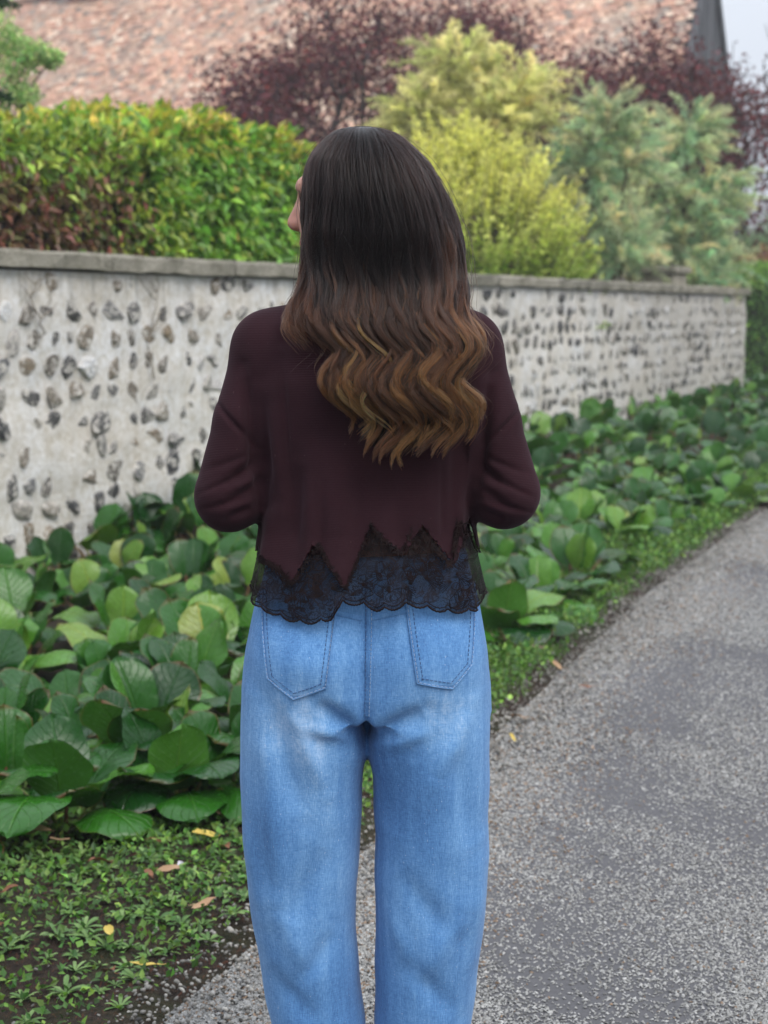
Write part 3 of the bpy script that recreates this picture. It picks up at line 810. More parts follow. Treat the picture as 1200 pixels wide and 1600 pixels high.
for (z0, tx, ty, tz) in [(3.55, 1.36, -.35, 3.10), (3.3, 1.28, -.3, 3.24), (2.95, 1.30, -.3, 2.60), (2.9, 1.16, -.35, 2.50), (3.7, .9, .2, 3.5), (3.0, .8, .3, 2.8)]:
    q0 = np.array([.03, 0, z0]); q1 = np.array([tx, ty, tz]); mid = (q0+q1)/2+np.array([0, 0, .22]); tt = np.linspace(0, 1, 12)[:, None]
    pts = (1-tt)**2*q0+2*tt*(1-tt)*mid+tt**2*q1; ch.append((pts, np.linspace(.018, .004, 12)))
    for k in range(3):
        i = 5+2*k; side = pts[i]+np.linspace(0, 1, 5)[:, None]*np.array([.14, (-1)**k*.12, -.10]); ch.append((side, np.linspace(.006, .002, 5)))
        f = rng.uniform(0, 1, 110)[:, None]; P.append(side[0]+f*(side[-1]-side[0])); D.append(unit(rng.normal(size=(110, 3))+np.array([.6, 0, -.2])))
    f = rng.uniform(.45, 1, 420); P.append(np.stack([np.interp(f, tt[:, 0], pts[:, a]) for a in range(3)], -1)); D.append(unit(rng.normal(size=(420, 3))*np.array([1, 1, .5])+np.array([.6, 0, -.3])))
P = np.concatenate(P); D = np.concatenate(D); n = len(P)
link('branches', tubes_mesh('branches', ch, MAT_BARK, 5), yew)
link('crown', leaf_mesh_cloud('crown', P, D, rand_unit(n), rng.uniform(.035, .06, n), np.full(n, .012), jitter_col([(.018, .06, .022), (.03, .08, .03)], n), MAT_YEW), yew)

# ------------------------------------------------------------------ bergenia bed
m = NT('bergenia_leaf')
uvn = m.n('TexCoord').outputs['UV']; sp = m.n('SeparateXYZ', i_0=uvn); U = sp.outputs[0]
Vc = m.math('ABSOLUTE', m.math('SUBTRACT', sp.outputs[1], .5))
oi = m.n('ObjectInfo'); rnd = oi.outputs['Random']; ob = m.coords('Object')
rnd2 = m.math('FRACT', m.math('MULTIPLY', rnd, 17.31))
rnd3 = m.math('FRACT', m.math('MULTIPLY', rnd, 57.73))
base = m.ramp(rnd, [(0, (.006, .045, .006)), (.3, (.012, .075, .008)), (.6, (.026, .125, .011)), (.82, (.070, .215, .019)), (.96, (.13, .27, .033)), (1, (.24, .30, .055))])
lat = m.math('ABSOLUTE', m.math('SUBTRACT', m.math('FRACT', m.math('SUBTRACT', m.math('MULTIPLY', U, 7.0), m.math('MULTIPLY', Vc, 6.0))), .5))
vein = m.ramp(lat, [(0, (1, 1, 1)), (.075, (0, 0, 0))])
mid = m.ramp(Vc, [(0, (1, 1, 1)), (.028, (0, 0, 0))])
vn = m.math('MAXIMUM', m.math('MULTIPLY', vein, .45), mid)
c = m.mix(m.math('MULTIPLY', vn, .5), base, m.mix(1.0, base, (3.2, 2.0, 2.4), 'MULTIPLY'))
nz = m.noise(ob, 14, 4)
c = m.mix(m.ramp(nz, [(.35, (.5, .5, .5)), (.65, (0, 0, 0))]), c, m.mix(1.0, c, (.6, .6, .6), 'MULTIPLY'))
edgef = m.math('MULTIPLY', m.ramp(m.math('MAXIMUM', m.math('MULTIPLY', Vc, 2.0), U), [(.93, (0, 0, 0)), (1, (1, 1, 1))]), m.ramp(rnd2, [(.35, (0, 0, 0)), (.8, (.8, .8, .8))]))
c = m.mix(edgef, c, (.16, .055, .025))
spot = m.math('MULTIPLY', m.ramp(m.noise(ob, 42, 2), [(.70, (0, 0, 0)), (.74, (1, 1, 1))]), m.ramp(rnd3, [(.5, (0, 0, 0)), (.8, (1, 1, 1))]))
c = m.mix(spot, c, (.03, .018, .01))
geo = m.n('NewGeometry')
c = m.mix(m.math('MULTIPLY', geo.outputs['Backfacing'], .5), c, (.055, .15, .03))
pet = m.math('LESS_THAN', U, -.01)
c = m.mix(pet, c, m.mix(rnd2, (.14, .22, .05), (.20, .06, .05)))
hb = m.math('SUBTRACT', m.math('MULTIPLY', nz, .35), m.math('MULTIPLY', vn, .8))
nb_ = m.bump(hb, .6, .01)
b = m.bsdf(c, m.ramp(nz, [(.3, (.15, .15, .15)), (.7, (.30, .30, .30))]), nb_, spec=.42)
t = m.n('BsdfTranslucent'); m.set(t.inputs[0], m.mix(1.0, c, (1.6, 1.5, .8), 'MULTIPLY')); m.set(t.inputs[1], nb_)
s_ = m.n('MixShader', i_0=.16); m.set(s_.inputs[1], b); m.set(s_.inputs[2], t.outputs[0])
MAT_BERG = m.done(s_.outputs[0])

def berg_leaf(seed, e0, e1, pl, wid=.44, cup=.12, nu=13, nv=9):
    """one leaf: stalk from the crown, then a broad blade; grows along +y, angles in degrees above the horizontal"""
    g = np.random.default_rng(seed)
    npet = 5
    path = [np.array([0, 0, 0.])]; ang = []
    tot = pl+1.0; n_all = npet+nu
    us = [.5-.5*math.cos(math.pi*(.06+.94*i/(nu-1))) for i in range(nu)]; us = [(q-us[0])/(us[-1]-us[0]) for q in us]
    lens = [pl/npet]*npet+[us[i+1]-us[i] for i in range(nu-1)]
    acc = 0
    for L in lens:
        f = (acc+L/2)/tot; e = R(e0+(e1-e0)*f**1.4); ang.append(e); path.append(path[-1]+np.array([0, math.cos(e), math.sin(e)])*L); acc += L
    path = np.array(path); ang = np.array(ang+[ang[-1]])
    V, uv, F = [], [], []
    tv_, tf_ = tube_arrays(path[:npet+2]+np.array([0, 0, -.012]), np.linspace(.040, .022, npet+2), 5)
    V += [tuple(q) for q in tv_]; uv += [(-1, .5)]*len(tv_); F += [tuple(q) for q in tf_]
    b0 = len(V)
    ph = g.uniform(0, 6.28, 4); asym = g.uniform(-.06, .06); tw = g.uniform(-.35, .35)
    for i in range(nu):
        u = us[i]; p = path[npet+i]; e = ang[npet+i]
        nrm = np.array([0, -math.sin(e), math.cos(e)])
        w = wid*math.sqrt(max(1-((u-.54)/(.545 if u < .54 else .47))**2, 0))
        if i == nu-1: w = wid*.07
        for j in range(nv):
            v = -1+2*j/(nv-1); av = abs(v)
            h = cup*av**1.6*w*2 + .030*av*math.sin(u*7+ph[0]+(2 if v > 0 else 0)) + .035*av**2.5*math.sin(u*12+ph[1]+v*2)
            h += .018*math.sin((u*7-av*3)*6.28)*(.3+av*.5)*(.2 if av < .2 else 1)
            h += tw*v*w*u*.6
            ww = w*(1+.05*math.sin(u*9+ph[2]+(3 if v > 0 else 0))*av)
            back = -.10*av**2*(1-u)*.6 + (.06*(1-(av))*(u > .95))
            q = p+np.array([v*ww+asym*u*u, 0, 0])+nrm*h+np.array([0, math.cos(e), math.sin(e)])*back
            V.append(tuple(q)); uv.append((u, .5+v*.5))
    for i in range(nu-1):
        for j in range(nv-1):
            a = b0+i*nv+j; F.append((a, a+1, a+1+nv, a+nv))
    return mesh_np('leaf', np.array(V), np.array(F), MAT_BERG, True, None, np.array(uv))
LV = {'in': [], 'mid': [], 'out': []}
for k in range(6):
    LV['in'].append(berg_leaf(200+k, random.uniform(74, 88), random.uniform(38, 72), random.uniform(.3, .5), random.uniform(.42, .50), random.uniform(-.06, .12)))
    LV['mid'].append(berg_leaf(220+k, random.uniform(58, 74), random.uniform(-30, 20), random.uniform(.35, .6), random.uniform(.44, .52), random.uniform(-.16, .08)))
    LV['out'].append(berg_leaf(240+k, random.uniform(36, 58), random.uniform(-80, -35), random.uniform(.35, .65), random.uniform(.44, .52), random.uniform(-.22, .02)))
ROWS = ['along the foot of the flint wall', 'in the middle of the bed', 'along the weedy verge']
def zone(s, t):
    r = 0 if t < .85 else (1 if t < 1.75 else 2)
    if s < -2.9: st_ = 'at its near end'
    elif s < -1.5: st_ = 'left of the jeans'
    elif s < .6: st_ = 'beside the woman'
    elif s < 2: st_ = 'just past the woman\'s right elbow'
    elif s < 3.5: st_ = 'a few steps past the woman'
    elif s < 5.5: st_ = 'where the lane bends from view'
    elif s < 8: st_ = 'half way down the lane'
    elif s < 14: st_ = 'far down the lane'
    else: st_ = 'past the wall\'s far end'
    return 'bergenia '+ROWS[r]+', '+st_
def clump(x, y, size, nl, seed, label=None, lean=None):
    g = random.Random(seed); s, t = ST(x, y); z = float(gz(x, y))
    root = empty('bergenia', (x, y, z-.01), 0)
    tag(root, label or zone(float(s), float(t)), 'plant', 'bergenia clumps in the bed below the wall')
    for k in range(nl):
        f = (k+.5)/nl; kind = 'in' if f < .42 else ('mid' if f < .74 else 'out')
        o = link('leaf', g.choice(LV[kind]), root)
        a = k*2.39996+seed+g.uniform(-.35, .35); rr = .02+.07*f
        if kind == 'in': a = g.uniform(-1.9, 1.9)
        o.location = (-math.sin(a)*rr, math.cos(a)*rr, 0)
        sc = size*g.uniform(.78, 1.15)*(.85+.2*f); o.scale = (sc, sc, sc)
        o.rotation_euler = (g.gauss(0, .12), g.gauss(0, .16), a)
    return root
cnt = 0
t = .18
pts = []
s = -5.0
sp0 = .33
while s < 19:
    step = np.interp(s, [-4, 0, 6, 18], [.36, .40, .48, .66])
    tmax = float(bed_edge(s)) if s < 16 else 2.3
    t = .16 if s < 15.8 else -1.2
    while t < tmax:
        ps, pt = s+random.uniform(-.10, .10), t+random.uniform(-.08, .08)
        x, y = [float(q) for q in W(ps, pt)]
        u = x/y*2500+600
        if -380 < u < 1400 and y > 3.6: pts.append((x, y, ps, pt))
        t += step*random.uniform(.9, 1.1)
    s += step
for i, (x, y, ps, pt) in enumerate(pts):
    big = np.interp(y, [4, 8, 14, 24], [.20, .195, .195, .205])
    clump(x, y, big*random.uniform(.8, 1.15)*(1+.28*float(np.clip((1.6-pt)/1.0, 0, 1)*np.clip((ps-.2)/1.2, 0, 1))), random.randint(9, 12) if y < 12 else random.randint(7, 9), 1000+i)
# large clumps at the near corner of the bed, leaves turned to the lane
def hero(x, y, label, leaves):
    root = empty('bergenia', (x, y, float(gz(x, y))-.01)); tag(root, label, 'plant', 'bergenia clumps in the bed below the wall')
    for (kind, k, az, sc, rx) in leaves:
        o = link('leaf', LV[kind][k], root); a = R(az); o.rotation_euler = (rx, 0, a); o.scale = (sc, sc, sc); o.location = (-math.sin(a)*.05, math.cos(a)*.05, 0)
hero(-.87, 4.22, 'bergenia with one big pale drooping leaf at the near corner of the bed', [('out', 0, 170, .25, .15), ('out', 1, 225, .22, 0), ('out', 3, 120, .21, 0), ('mid', 2, 195, .20, -.1), ('mid', 0, 250, .20, 0), ('in', 1, 180, .19, .1), ('in', 3, 20, .2, 0), ('mid', 4, 90, .2, 0), ('mid', 1, 320, .2, 0), ('out', 4, 270, .21, .1)])
hero(-.60, 4.38, 'bergenia with broad flat leaves spreading over the weeds at the bed corner', [('out', 2, 200, .23, .1), ('out', 5, 240, .23, 0), ('mid', 3, 215, .21, 0), ('out', 4, 160, .21, .1), ('mid', 5, 175, .21, .1), ('in', 2, 200, .2, 0), ('in', 4, 60, .2, 0), ('mid', 1, 280, .21, 0), ('mid', 0, 20, .2, 0)])
hero(-.72, 4.62, 'bergenia with dark upright spoon leaves behind the near corner of the bed', [('in', 0, 190, .21, 0), ('in', 5, 150, .21, 0), ('mid', 2, 210, .22, 0), ('mid', 4, 160, .22, 0), ('in', 2, 60, .2, 0), ('in', 3, 300, .2, 0), ('out', 1, 240, .22, 0), ('out', 3, 120, .22, 0)])
hero(-.36, 4.78, 'bergenia with pale leaves close to the woman\'s left thigh', [('in', 1, 170, .19, 0), ('mid', 3, 200, .2, 0), ('mid', 0, 150, .2, 0), ('out', 2, 230, .2, 0), ('out', 0, 180, .2, 0), ('in', 4, 30, .19, 0), ('mid', 5, 280, .2, 0), ('out', 5, 110, .2, 0)])
hero(.50, 6.70, 'bergenia leaning to the lane just right of the jeans', [('out', 0, 200, .21, 0), ('mid', 1, 170, .21, 0), ('mid', 4, 220, .21, 0), ('in', 2, 190, .21, 0), ('in', 0, 60, .2, 0), ('out', 3, 250, .22, 0), ('out', 2, 150, .22, 0), ('mid', 3, 300, .22, 0)])
print('clumps', len(pts))
# ------------------------------------------------------------------ weeds, grass, fallen leaves on the verge
MAT_WEED = leaf_material('weed_leaf', .5, .4, .3)
def weed_density(x, y):
    s, t = ST(x, y); e = road_edge(s)-t
    d = np.clip((e-.05)/.15, 0, 1)*np.clip((t-bed_edge(s)+.75)/.3, 0, 1)
    d = d*np.where(s < -1.0, np.clip(1.15+.75*sph_noise(np.stack([x, y], -1), 4.5, 77, 3), np.clip(-x/y*3.2-.1, 0, .6), 1), np.clip(.8+.4*sph_noise(np.stack([x, y], -1), 4, 78, 2), 0, 1))
    return d
N0 = 140000
s = rng.uniform(-4.8, 14, N0)-rng.uniform(0, 4, N0)*rng.integers(0, 2, N0); s = np.clip(s, -4.8, 14)
t = road_edge(s)-rng.uniform(0, 1.5, N0); x, y = W(s, t)
k = (rng.uniform(size=N0) < weed_density(x, y)*np.interp(y, [3, 6, 12], [.75, 1, .8])) & (y > 2.6) & (x/y < .27) & (x/y > -.40)
x, y, s = x[k], y[k], s[k]; n = len(x)
right = np.clip((s+1.5)/1.5, 0, 1)
up_ = np.stack([rng.normal(0, .6, n), rng.normal(0, .6, n), rng.uniform(.1, 1.0, n)+right*.4], -1)
hgt_ = rng.uniform(0, .025, n)+right*rng.uniform(0, .05, n)
P = np.stack([x, y, gz(x, y)+hgt_], -1)
C = jitter_col([(.07, .17, .03), (.11, .23, .035), (.05, .12, .025), (.16, .27, .05)], n, .3)
L = rng.uniform(.010, .026, n)*np.interp(y, [3, 12], [1, 1.9])
gw = link('ground_weeds', leaf_mesh_cloud('ground_weeds', P, up_, rng.normal(0, .4, (n, 3))+np.array([0, 0, 1]), L, L*rng.uniform(.45, .8, n), C, MAT_WEED, .1))
tag(gw, 'low green weeds and clover carpeting the verge', 'weeds', kind='stuff')
# grass blades towards the lane further on
n = 16000; s = rng.uniform(-1.8, 15, n); t = road_edge(s)-.06-np.abs(rng.normal(0, .22, n)); x, y = W(s, t)
k = (weed_density(x, y) > rng.uniform(0, .9, n)) & (np.abs(x/y) < .27); x, y = x[k], y[k]; n = len(x)
D = np.stack([rng.normal(0, .45, n), rng.normal(0, .45, n), np.ones(n)], -1); L = rng.uniform(.02, .055, n)
gr = link('verge_grass', leaf_mesh_cloud('verge_grass', np.stack([x, y, gz(x, y)], -1), D, rand_unit(n), L, L*.09, jitter_col([(.08, .20, .03), (.14, .28, .05)], n, .3), MAT_WEED, .1))
tag(gr, 'fine green grass along the edge of the lane', 'grass', kind='stuff')

# rosette weeds one can tell apart
def rosette_leaf(seed, L, w, e):
    V = []; F = []; nu, nv = 6, 3; g = np.random.default_rng(seed); ph = g.uniform(0, 6)
    for i in range(nu):
        u = i/(nu-1); ww = w*(.18+.82*math.sin(math.pi*min(u**1.5*.92+.06, 1)))*(1+.15*math.sin(u*17+ph))
        a = R(e)*(1-u*.9); 
        for j in (-1, 0, 1): V.append((j*ww, u*L*math.cos(R(e)*.6), L*(math.sin(R(e))*u-.42*u*u*math.sin(R(e)+.3))+abs(j)*ww*.35))
    for i in range(nu-1):
        for j in range(2): a = i*3+j; F.append((a, a+1, a+4, a+3))
    return np.array(V), np.array(F)
mw = NT('rosette_leaf'); rn = mw.n('ObjectInfo').outputs['Random']; nz = mw.noise(mw.coords('Object'), 30, 3)
cw = mw.mix(1.0, mw.ramp(rn, [(0, (.06, .13, .03)), (.5, (.10, .19, .045)), (1, (.17, .26, .08))]), mw.ramp(nz, [(.3, (.7, .7, .7)), (.7, (1.3, 1.3, 1.3))]), 'MULTIPLY')
MAT_ROS = mw.done(mw.bsdf(cw, .5, spec=.4))
RL = []
for k in range(5):
    V, F = rosette_leaf(k, 1.0, .105+.02*(k % 3), [18, 30, 42, 25, 55][k]); RL.append(mesh_np('leaf', V, F, MAT_ROS))
ros_labels = {}
i = 0; tries = 0
gg = random.Random(5)
placed = []
while i < 230 and tries < 20000:
    tries += 1
    s = gg.uniform(-4.7, -1.0); t = float(road_edge(s))-gg.uniform(.09, 1.2)
    x, y = [float(q) for q in W(s, t)]
    if not (2.9 < y < 5.2 and -.25 < x/y < .0 and t > bed_edge(s)-.35): continue
    if any((x-a)**2+(y-b)**2 < .04**2 for a, b in placed): continue
    if gg.random() > .25+.75*float(weed_density(np.array([x]), np.array([y]))[0]): continue
    placed.append((x, y))
    root = empty('rosette_weed', (x, y, float(gz(x, y))), gg.uniform(0, 6.28))
    where = 'near the bergenia leaves' if y > 3.9 else ('at the picture\'s lower corner' if x/y < -.17 else 'near the pebbly edge of the lane')
    tag(root, 'small green rosette weed growing in dark soil '+where, 'weed', 'rosette weeds on the soil')
    R0 = gg.uniform(.022, .048)
    for k in range(gg.randint(9, 14)):
        o = link('leaf', gg.choice(RL), root); a = k*2.4+gg.uniform(-.3, .3); sc = R0*gg.uniform(.7, 1.15); o.scale = (sc, sc, sc); o.rotation_euler = (gg.uniform(-.1, .15), gg.uniform(-.2, .2), a)
    i += 1

# fallen leaves
def dead_leaf(seed, curl):
    V = []; F = []; g = np.random.default_rng(seed); nu, nv = 8, 5; ph = g.uniform(0, 6, 3)
    for i in range(nu):
        u = i/(nu-1); w = .26*math.sin(math.pi*(u*.96+.02))**.75
        for j in range(nv):
            v = -1+.5*j; V.append((v*w*math.cos(curl*abs(v)), u-.5+.08*v*math.sin(u*4+ph[2]), .10+curl*.28*abs(v)**1.5*w*2+curl*.22*math.sin(u*3+ph[0])+.02*math.sin(u*13+v*3+ph[1])))
    for i in range(nu-1):
        for j in range(nv-1): a = i*nv+j; F.append((a, a+1, a+nv+1, a+nv))
    st = len(V); tv_, tf_ = tube_arrays([(0, -.46, .1), (.02, -.62, .08), (.06, -.78, .1)], [.02, .016, .012], 4); V += [tuple(q) for q in tv_]; F += [tuple(q+st) for q in tf_]
    return np.array(V), np.array(F)
def dead_mat(name, c0, c1):
    m = NT(name); n = m.noise(m.coords('Object'), 5, 4); return m.done(m.bsdf(m.ramp(n, [(.3, c0), (.7, c1)]), .6, m.bump(n, .3, .01), spec=.3))
DM = {'yellow': dead_mat('yellow_leaf', (.42, .30, .05), (.60, .46, .12)), 'brown': dead_mat('brown_leaf', (.12, .05, .025), (.26, .11, .055)),
      'tan': dead_mat('tan_leaf', (.28, .16, .08), (.42, .28, .17)), 'grey': dead_mat('grey_leaf', (.40, .38, .42), (.55, .53, .56)), 'pink': dead_mat('pink_leaf', (.40, .22, .17), (.55, .36, .30))}
FL = [(-.463, 4.02, .085, 2.2, 'yellow', 'slender yellow fallen leaf lying flat among the green weeds'),
      (-.500, 3.80, .045, .2, 'grey', 'small whitish leaf standing up among the weeds'),
      (-.522, 3.74, .06, 1.4, 'tan', 'pale brown fallen leaf on bare soil below the whitish one'),
      (-.568, 3.71, .04, .6, 'brown', 'small brown leaf left of the pale brown one'),
      (-.697, 3.78, .06, 1.9, 'brown', 'curled rust brown leaf by a rosette in the weeds'),
      (-.605, 3.38, .05, .3, 'yellow', 'ochre curled leaf on dark soil in the lower corner'),
      (-.508, 3.235, .06, 1.7, 'yellow', 'yellow and tan leaf near the pebbles at the bottom'),
      (-.570, 4.39, .10, .2, 'brown', 'big rust red leaf under the drooping bergenia leaf'),
      (-.645, 4.36, .07, 1.5, 'brown', 'flat red-brown leaf in the shade below the bergenia'),
      (-.44, 4.17, .07, 1.2, 'tan', 'tan leaf between the bergenia and the woman\'s jeans'),
      (-.55, 4.55, .06, 1.2, 'brown', 'dark brown leaf deep under the bergenia'),
      (-.40, 3.92, .06, .4, 'brown', 'rust leaf lying close to the jeans'),
      (-.92, 3.97, .16, 1.2, 'tan', 'large papery brown dead leaf at the picture\'s side under the bergenia'),
      (.46, 5.32, .05, 1.3, 'tan', 'orange-tan leaf on the chippings right of the jeans'),
      (.415, 5.05, .035, .5, 'yellow', 'tiny yellow leaf at the lane edge right of the jeans'),
      (.51, 6.45, .20, 1.0, 'pink', 'pinkish dead leaf hanging below the clump right of the jeans'),
      (.74, 5.75, .05, 1.6, 'brown', 'brown leaf on the lane edge further on'),
      (.66, 6.05, .06, .9, 'tan', 'tan leaf in the grass edge by the lane'),
      (.62, 3.55, .02, .9, 'brown', 'tiny rust brown leaf alone on the grey lane'),
      (1.32, 7.4, .06, .7, 'brown', 'brown leaf at the grass edge far up the lane')]
gl = random.Random(9)
for k in range(26):
    s = gl.uniform(-4.2, -1.6); t = float(road_edge(s))-gl.uniform(.15, 1.1); x, y = [float(q) for q in W(s, t)]
    kd = gl.choice(['brown', 'brown', 'tan']); FL.append((x, y, gl.uniform(.035, .07), gl.uniform(0, 6.28), kd, 'small '+kd+' leaf scattered on the weedy soil before the bergenia'))
for i, (x, y, L, a, kind, lab) in enumerate(FL):
    V, F = dead_leaf(i, .35+.5*((i*37) % 10)/10)
    s, t = ST(x, y); zz_ = float(gz(x, y)) if t < road_edge(s) else float(rz_(s, t))
    o = link('fallen_leaf', mesh_np('fallen_leaf', V*L, F, DM[kind]), None, (x, y, zz_+.022)); o.rotation_euler = (random.uniform(-.25, .25), random.uniform(-.25, .25), a)
    tag(o, lab, 'leaf', 'fallen leaves')
# ------------------------------------------------------------------ the woman: implicit surfaces turned into meshes
class Field:
    def __init__(s, lo, hi, h):
        s.lo = np.array(lo, float); s.h = h; s.n = np.ceil((np.array(hi)-s.lo)/h).astype(int)+1
        s.F = np.full(s.n, 1.0, np.float32)
        s.ax = [s.lo[k]+np.arange(s.n[k])*h for k in range(3)]
    def sub(s, lo, hi):
        a = np.clip(np.floor((np.array(lo)-s.lo)/s.h).astype(int), 0, s.n-1); b = np.clip(np.ceil((np.array(hi)-s.lo)/s.h).astype(int)+1, 1, s.n)
        sl = tuple(slice(a[k], max(b[k], a[k]+1)) for k in range(3))
        X, Y, Z = np.meshgrid(*[s.ax[k][sl[k]] for k in range(3)], indexing='ij')
        return sl, X, Y, Z
    def add(s, lo, hi, fn, k=.02, op='union'):
        m = .06+k
        sl, X, Y, Z = s.sub(np.array(lo)-m, np.array(hi)+m)
        d = fn(X, Y, Z); A = s.F[sl]
        if op == 'union':
            h = np.clip(.5+.5*(A-d)/k, 0, 1); s.F[sl] = A*(1-h)+d*h-k*h*(1-h)
        elif op == 'cut':
            d = -d; h = np.clip(.5-.5*(A-d)/k, 0, 1); s.F[sl] = A*(1-h)+d*h+k*h*(1-h)
    def cone(s, a, b, ra, rb, k=.02, op='union'):
        a = np.array(a, float); b = np.array(b, float); r = max(ra, rb)
        def fn(X, Y, Z):
            P = np.stack([X, Y, Z], -1)-a; ab = b-a; t = np.clip(P @ ab/(ab @ ab), 0, 1)
            return np.linalg.norm(P-t[..., None]*ab, axis=-1)-(ra+(rb-ra)*t)
        s.add(np.minimum(a, b)-r, np.maximum(a, b)+r, fn, k, op)
    def ell(s, c, r, k=.02, op='union', axes=None):
        c = np.array(c, float); r = np.array(r, float); M = np.eye(3) if axes is None else np.array(axes)
        def fn(X, Y, Z):
            P = (np.stack([X, Y, Z], -1)-c) @ M.T/r; q = np.linalg.norm(P, axis=-1)
            return (q-1)*r.min()
        R_ = r.max()
        s.add(c-R_, c+R_, fn, k, op)
    def mesh(s):
        F = s.F; S = F < 0
        c = np.zeros(np.array(F.shape)-1, np.int8)
        for dx in (0, 1):
            for dy in (0, 1):
                for dz in (0, 1): c += S[dx:dx+c.shape[0], dy:dy+c.shape[1], dz:dz+c.shape[2]]
        M = (c > 0) & (c < 8); I = np.argwhere(M)
        offs = np.array([(a, b, d) for a in (0, 1) for b in (0, 1) for d in (0, 1)])
        val = np.stack([F[I[:, 0]+o[0], I[:, 1]+o[1], I[:, 2]+o[2]] for o in offs], 1)
        acc = np.zeros((len(I), 3)); cnt = np.zeros(len(I))
        for p in range(8):
            for q in range(p+1, 8):
                if np.abs(offs[p]-offs[q]).sum() != 1: continue
                a, b = val[:, p], val[:, q]; x = (a < 0) != (b < 0); t = a[x]/(a[x]-b[x])
                acc[x] += offs[p]+t[:, None]*(offs[q]-offs[p]); cnt[x] += 1
        V = s.lo+(I+acc/cnt[:, None])*s.h
        ids = np.full(M.shape, -1, np.int32); ids[M] = np.arange(len(I)); faces = []
        for ax in range(3):
            e = S.take(range(S.shape[ax]-1), ax) != S.take(range(1, S.shape[ax]), ax)
            J = np.argwhere(e); o1, o2 = [(1, 2), (2, 0), (0, 1)][ax]
            ok = (J[:, o1] > 0) & (J[:, o2] > 0) & (J[:, o1] < F.shape[o1]-1) & (J[:, o2] < F.shape[o2]-1); J = J[ok]
            q = []
            for (a, b) in ((0, 0), (1, 0), (1, 1), (0, 1)):
                K = J.copy(); K[:, o1] -= a; K[:, o2] -= b; q.append(ids[K[:, 0], K[:, 1], K[:, 2]])
            q = np.stack(q, 1); fl = S[J[:, 0], J[:, 1], J[:, 2]]; q[~fl] = q[~fl][:, ::-1]; faces.append(q)
        return V, np.concatenate(faces)

def relax(V, F, it=2, lam=.5):
    for _ in range(it):
        A = np.zeros_like(V); c = np.zeros(len(V))
        for k in range(4):
            a, b = F[:, k], F[:, (k+1) % 4]
            np.add.at(A, a, V[b]); np.add.at(c, a, 1); np.add.at(A, b, V[a]); np.add.at(c, b, 1)
        V = V+lam*(A/np.maximum(c, 1)[:, None]-V)
    return V
def vnormals(V, F):
    n = np.cross(V[F[:, 2]]-V[F[:, 0]], V[F[:, 3]]-V[F[:, 1]]); N = np.zeros_like(V)
    for k in range(4): np.add.at(N, F[:, k], n)
    return unit(N)
def fold(V, N, segs):
    """press soft folds into cloth: segs = [(x0, z0, x1, z1, width, depth, side)]; depth > 0 is a ridge; side -1 = the back"""
    out = V.copy()
    for (x0, z0, x1, z1, wd, dp, side) in segs:
        a = np.array([x0, z0]); d = np.array([x1-x0, z1-z0]); L2 = d @ d; P = V[:, [0, 2]]-a
        t = np.clip(P @ d/L2, -.1, 1.1); r = np.linalg.norm(P-t[:, None]*d, axis=1); tt = np.clip(t, 0, 1)
        w = np.exp(-(r/wd)**2)*np.sin(np.pi*np.clip(tt*.9+.05, 0, 1))**.7
        w = w*np.clip(N[:, 1]*side*2+.3, 0, 1)
        out += N*(w*dp)[:, None]
    return out

PX, PY = -.027, 2.5
HC = np.array([-.0065, .0, 1.556])                           # middle of the skull
YAW = R(72); hf = np.array([-math.sin(YAW), math.cos(YAW), 0]); hr = np.array([math.cos(YAW), math.sin(YAW), 0]); hu = np.array([0, 0, 1.])
def H(a, b, c): return HC+a*hf+b*hr+c*hu

# --- body (one continuous skin: head, neck, trunk, arms, hands, legs, feet)
B = Field((-.32, -.20, -.01), (.32, .34, 1.70), .0042)
AX = [hf, hr, hu]
B.ell(H(-.002, 0, .008), (.090, .072, .084), .02, axes=AX)
B.ell(H(.038, 0, -.030), (.060, .060, .085), .03, axes=AX)
B.ell(H(.048, 0, -.088), (.040, .042, .034), .025, axes=AX)
B.cone(H(.092, 0, .014), H(.112, 0, -.030), .008, .0115, .012)
B.cone(H(.106, -.009, -.034), H(.106, .009, -.034), .008, .008, .008)
B.cone(H(.084, -.034, .022), H(.084, .034, .022), .011, .011, .02)
B.cone(H(.092, -.014, -.062), H(.092, .014, -.062), .0065, .0065, .008)
for sd in (-1, 1):
    B.ell(H(.088, sd*.030, .003), (.012, .014, .010), .01, 'cut', AX)
    B.ell(H(-.012, sd*.074, -.022), (.018, .009, .031), .008, axes=AX)
B.cone((.006, .015, 1.37), (.0, .0, 1.48), .054, .048, .03)
B.ell((0, .01, 1.26), (.125, .075, .12), .03)
B.ell((0, .0, 1.08), (.125, .08, .16), .04)
B.ell((0, .0, .90), (.135, .082, .11), .04)
EL = {-1: np.array([-.213, -.030, 1.104]), 1: np.array([.213, -.030, 1.108])}
WR = {-1: np.array([-.075, .195, 1.135]), 1: np.array([.075, .195, 1.130])}
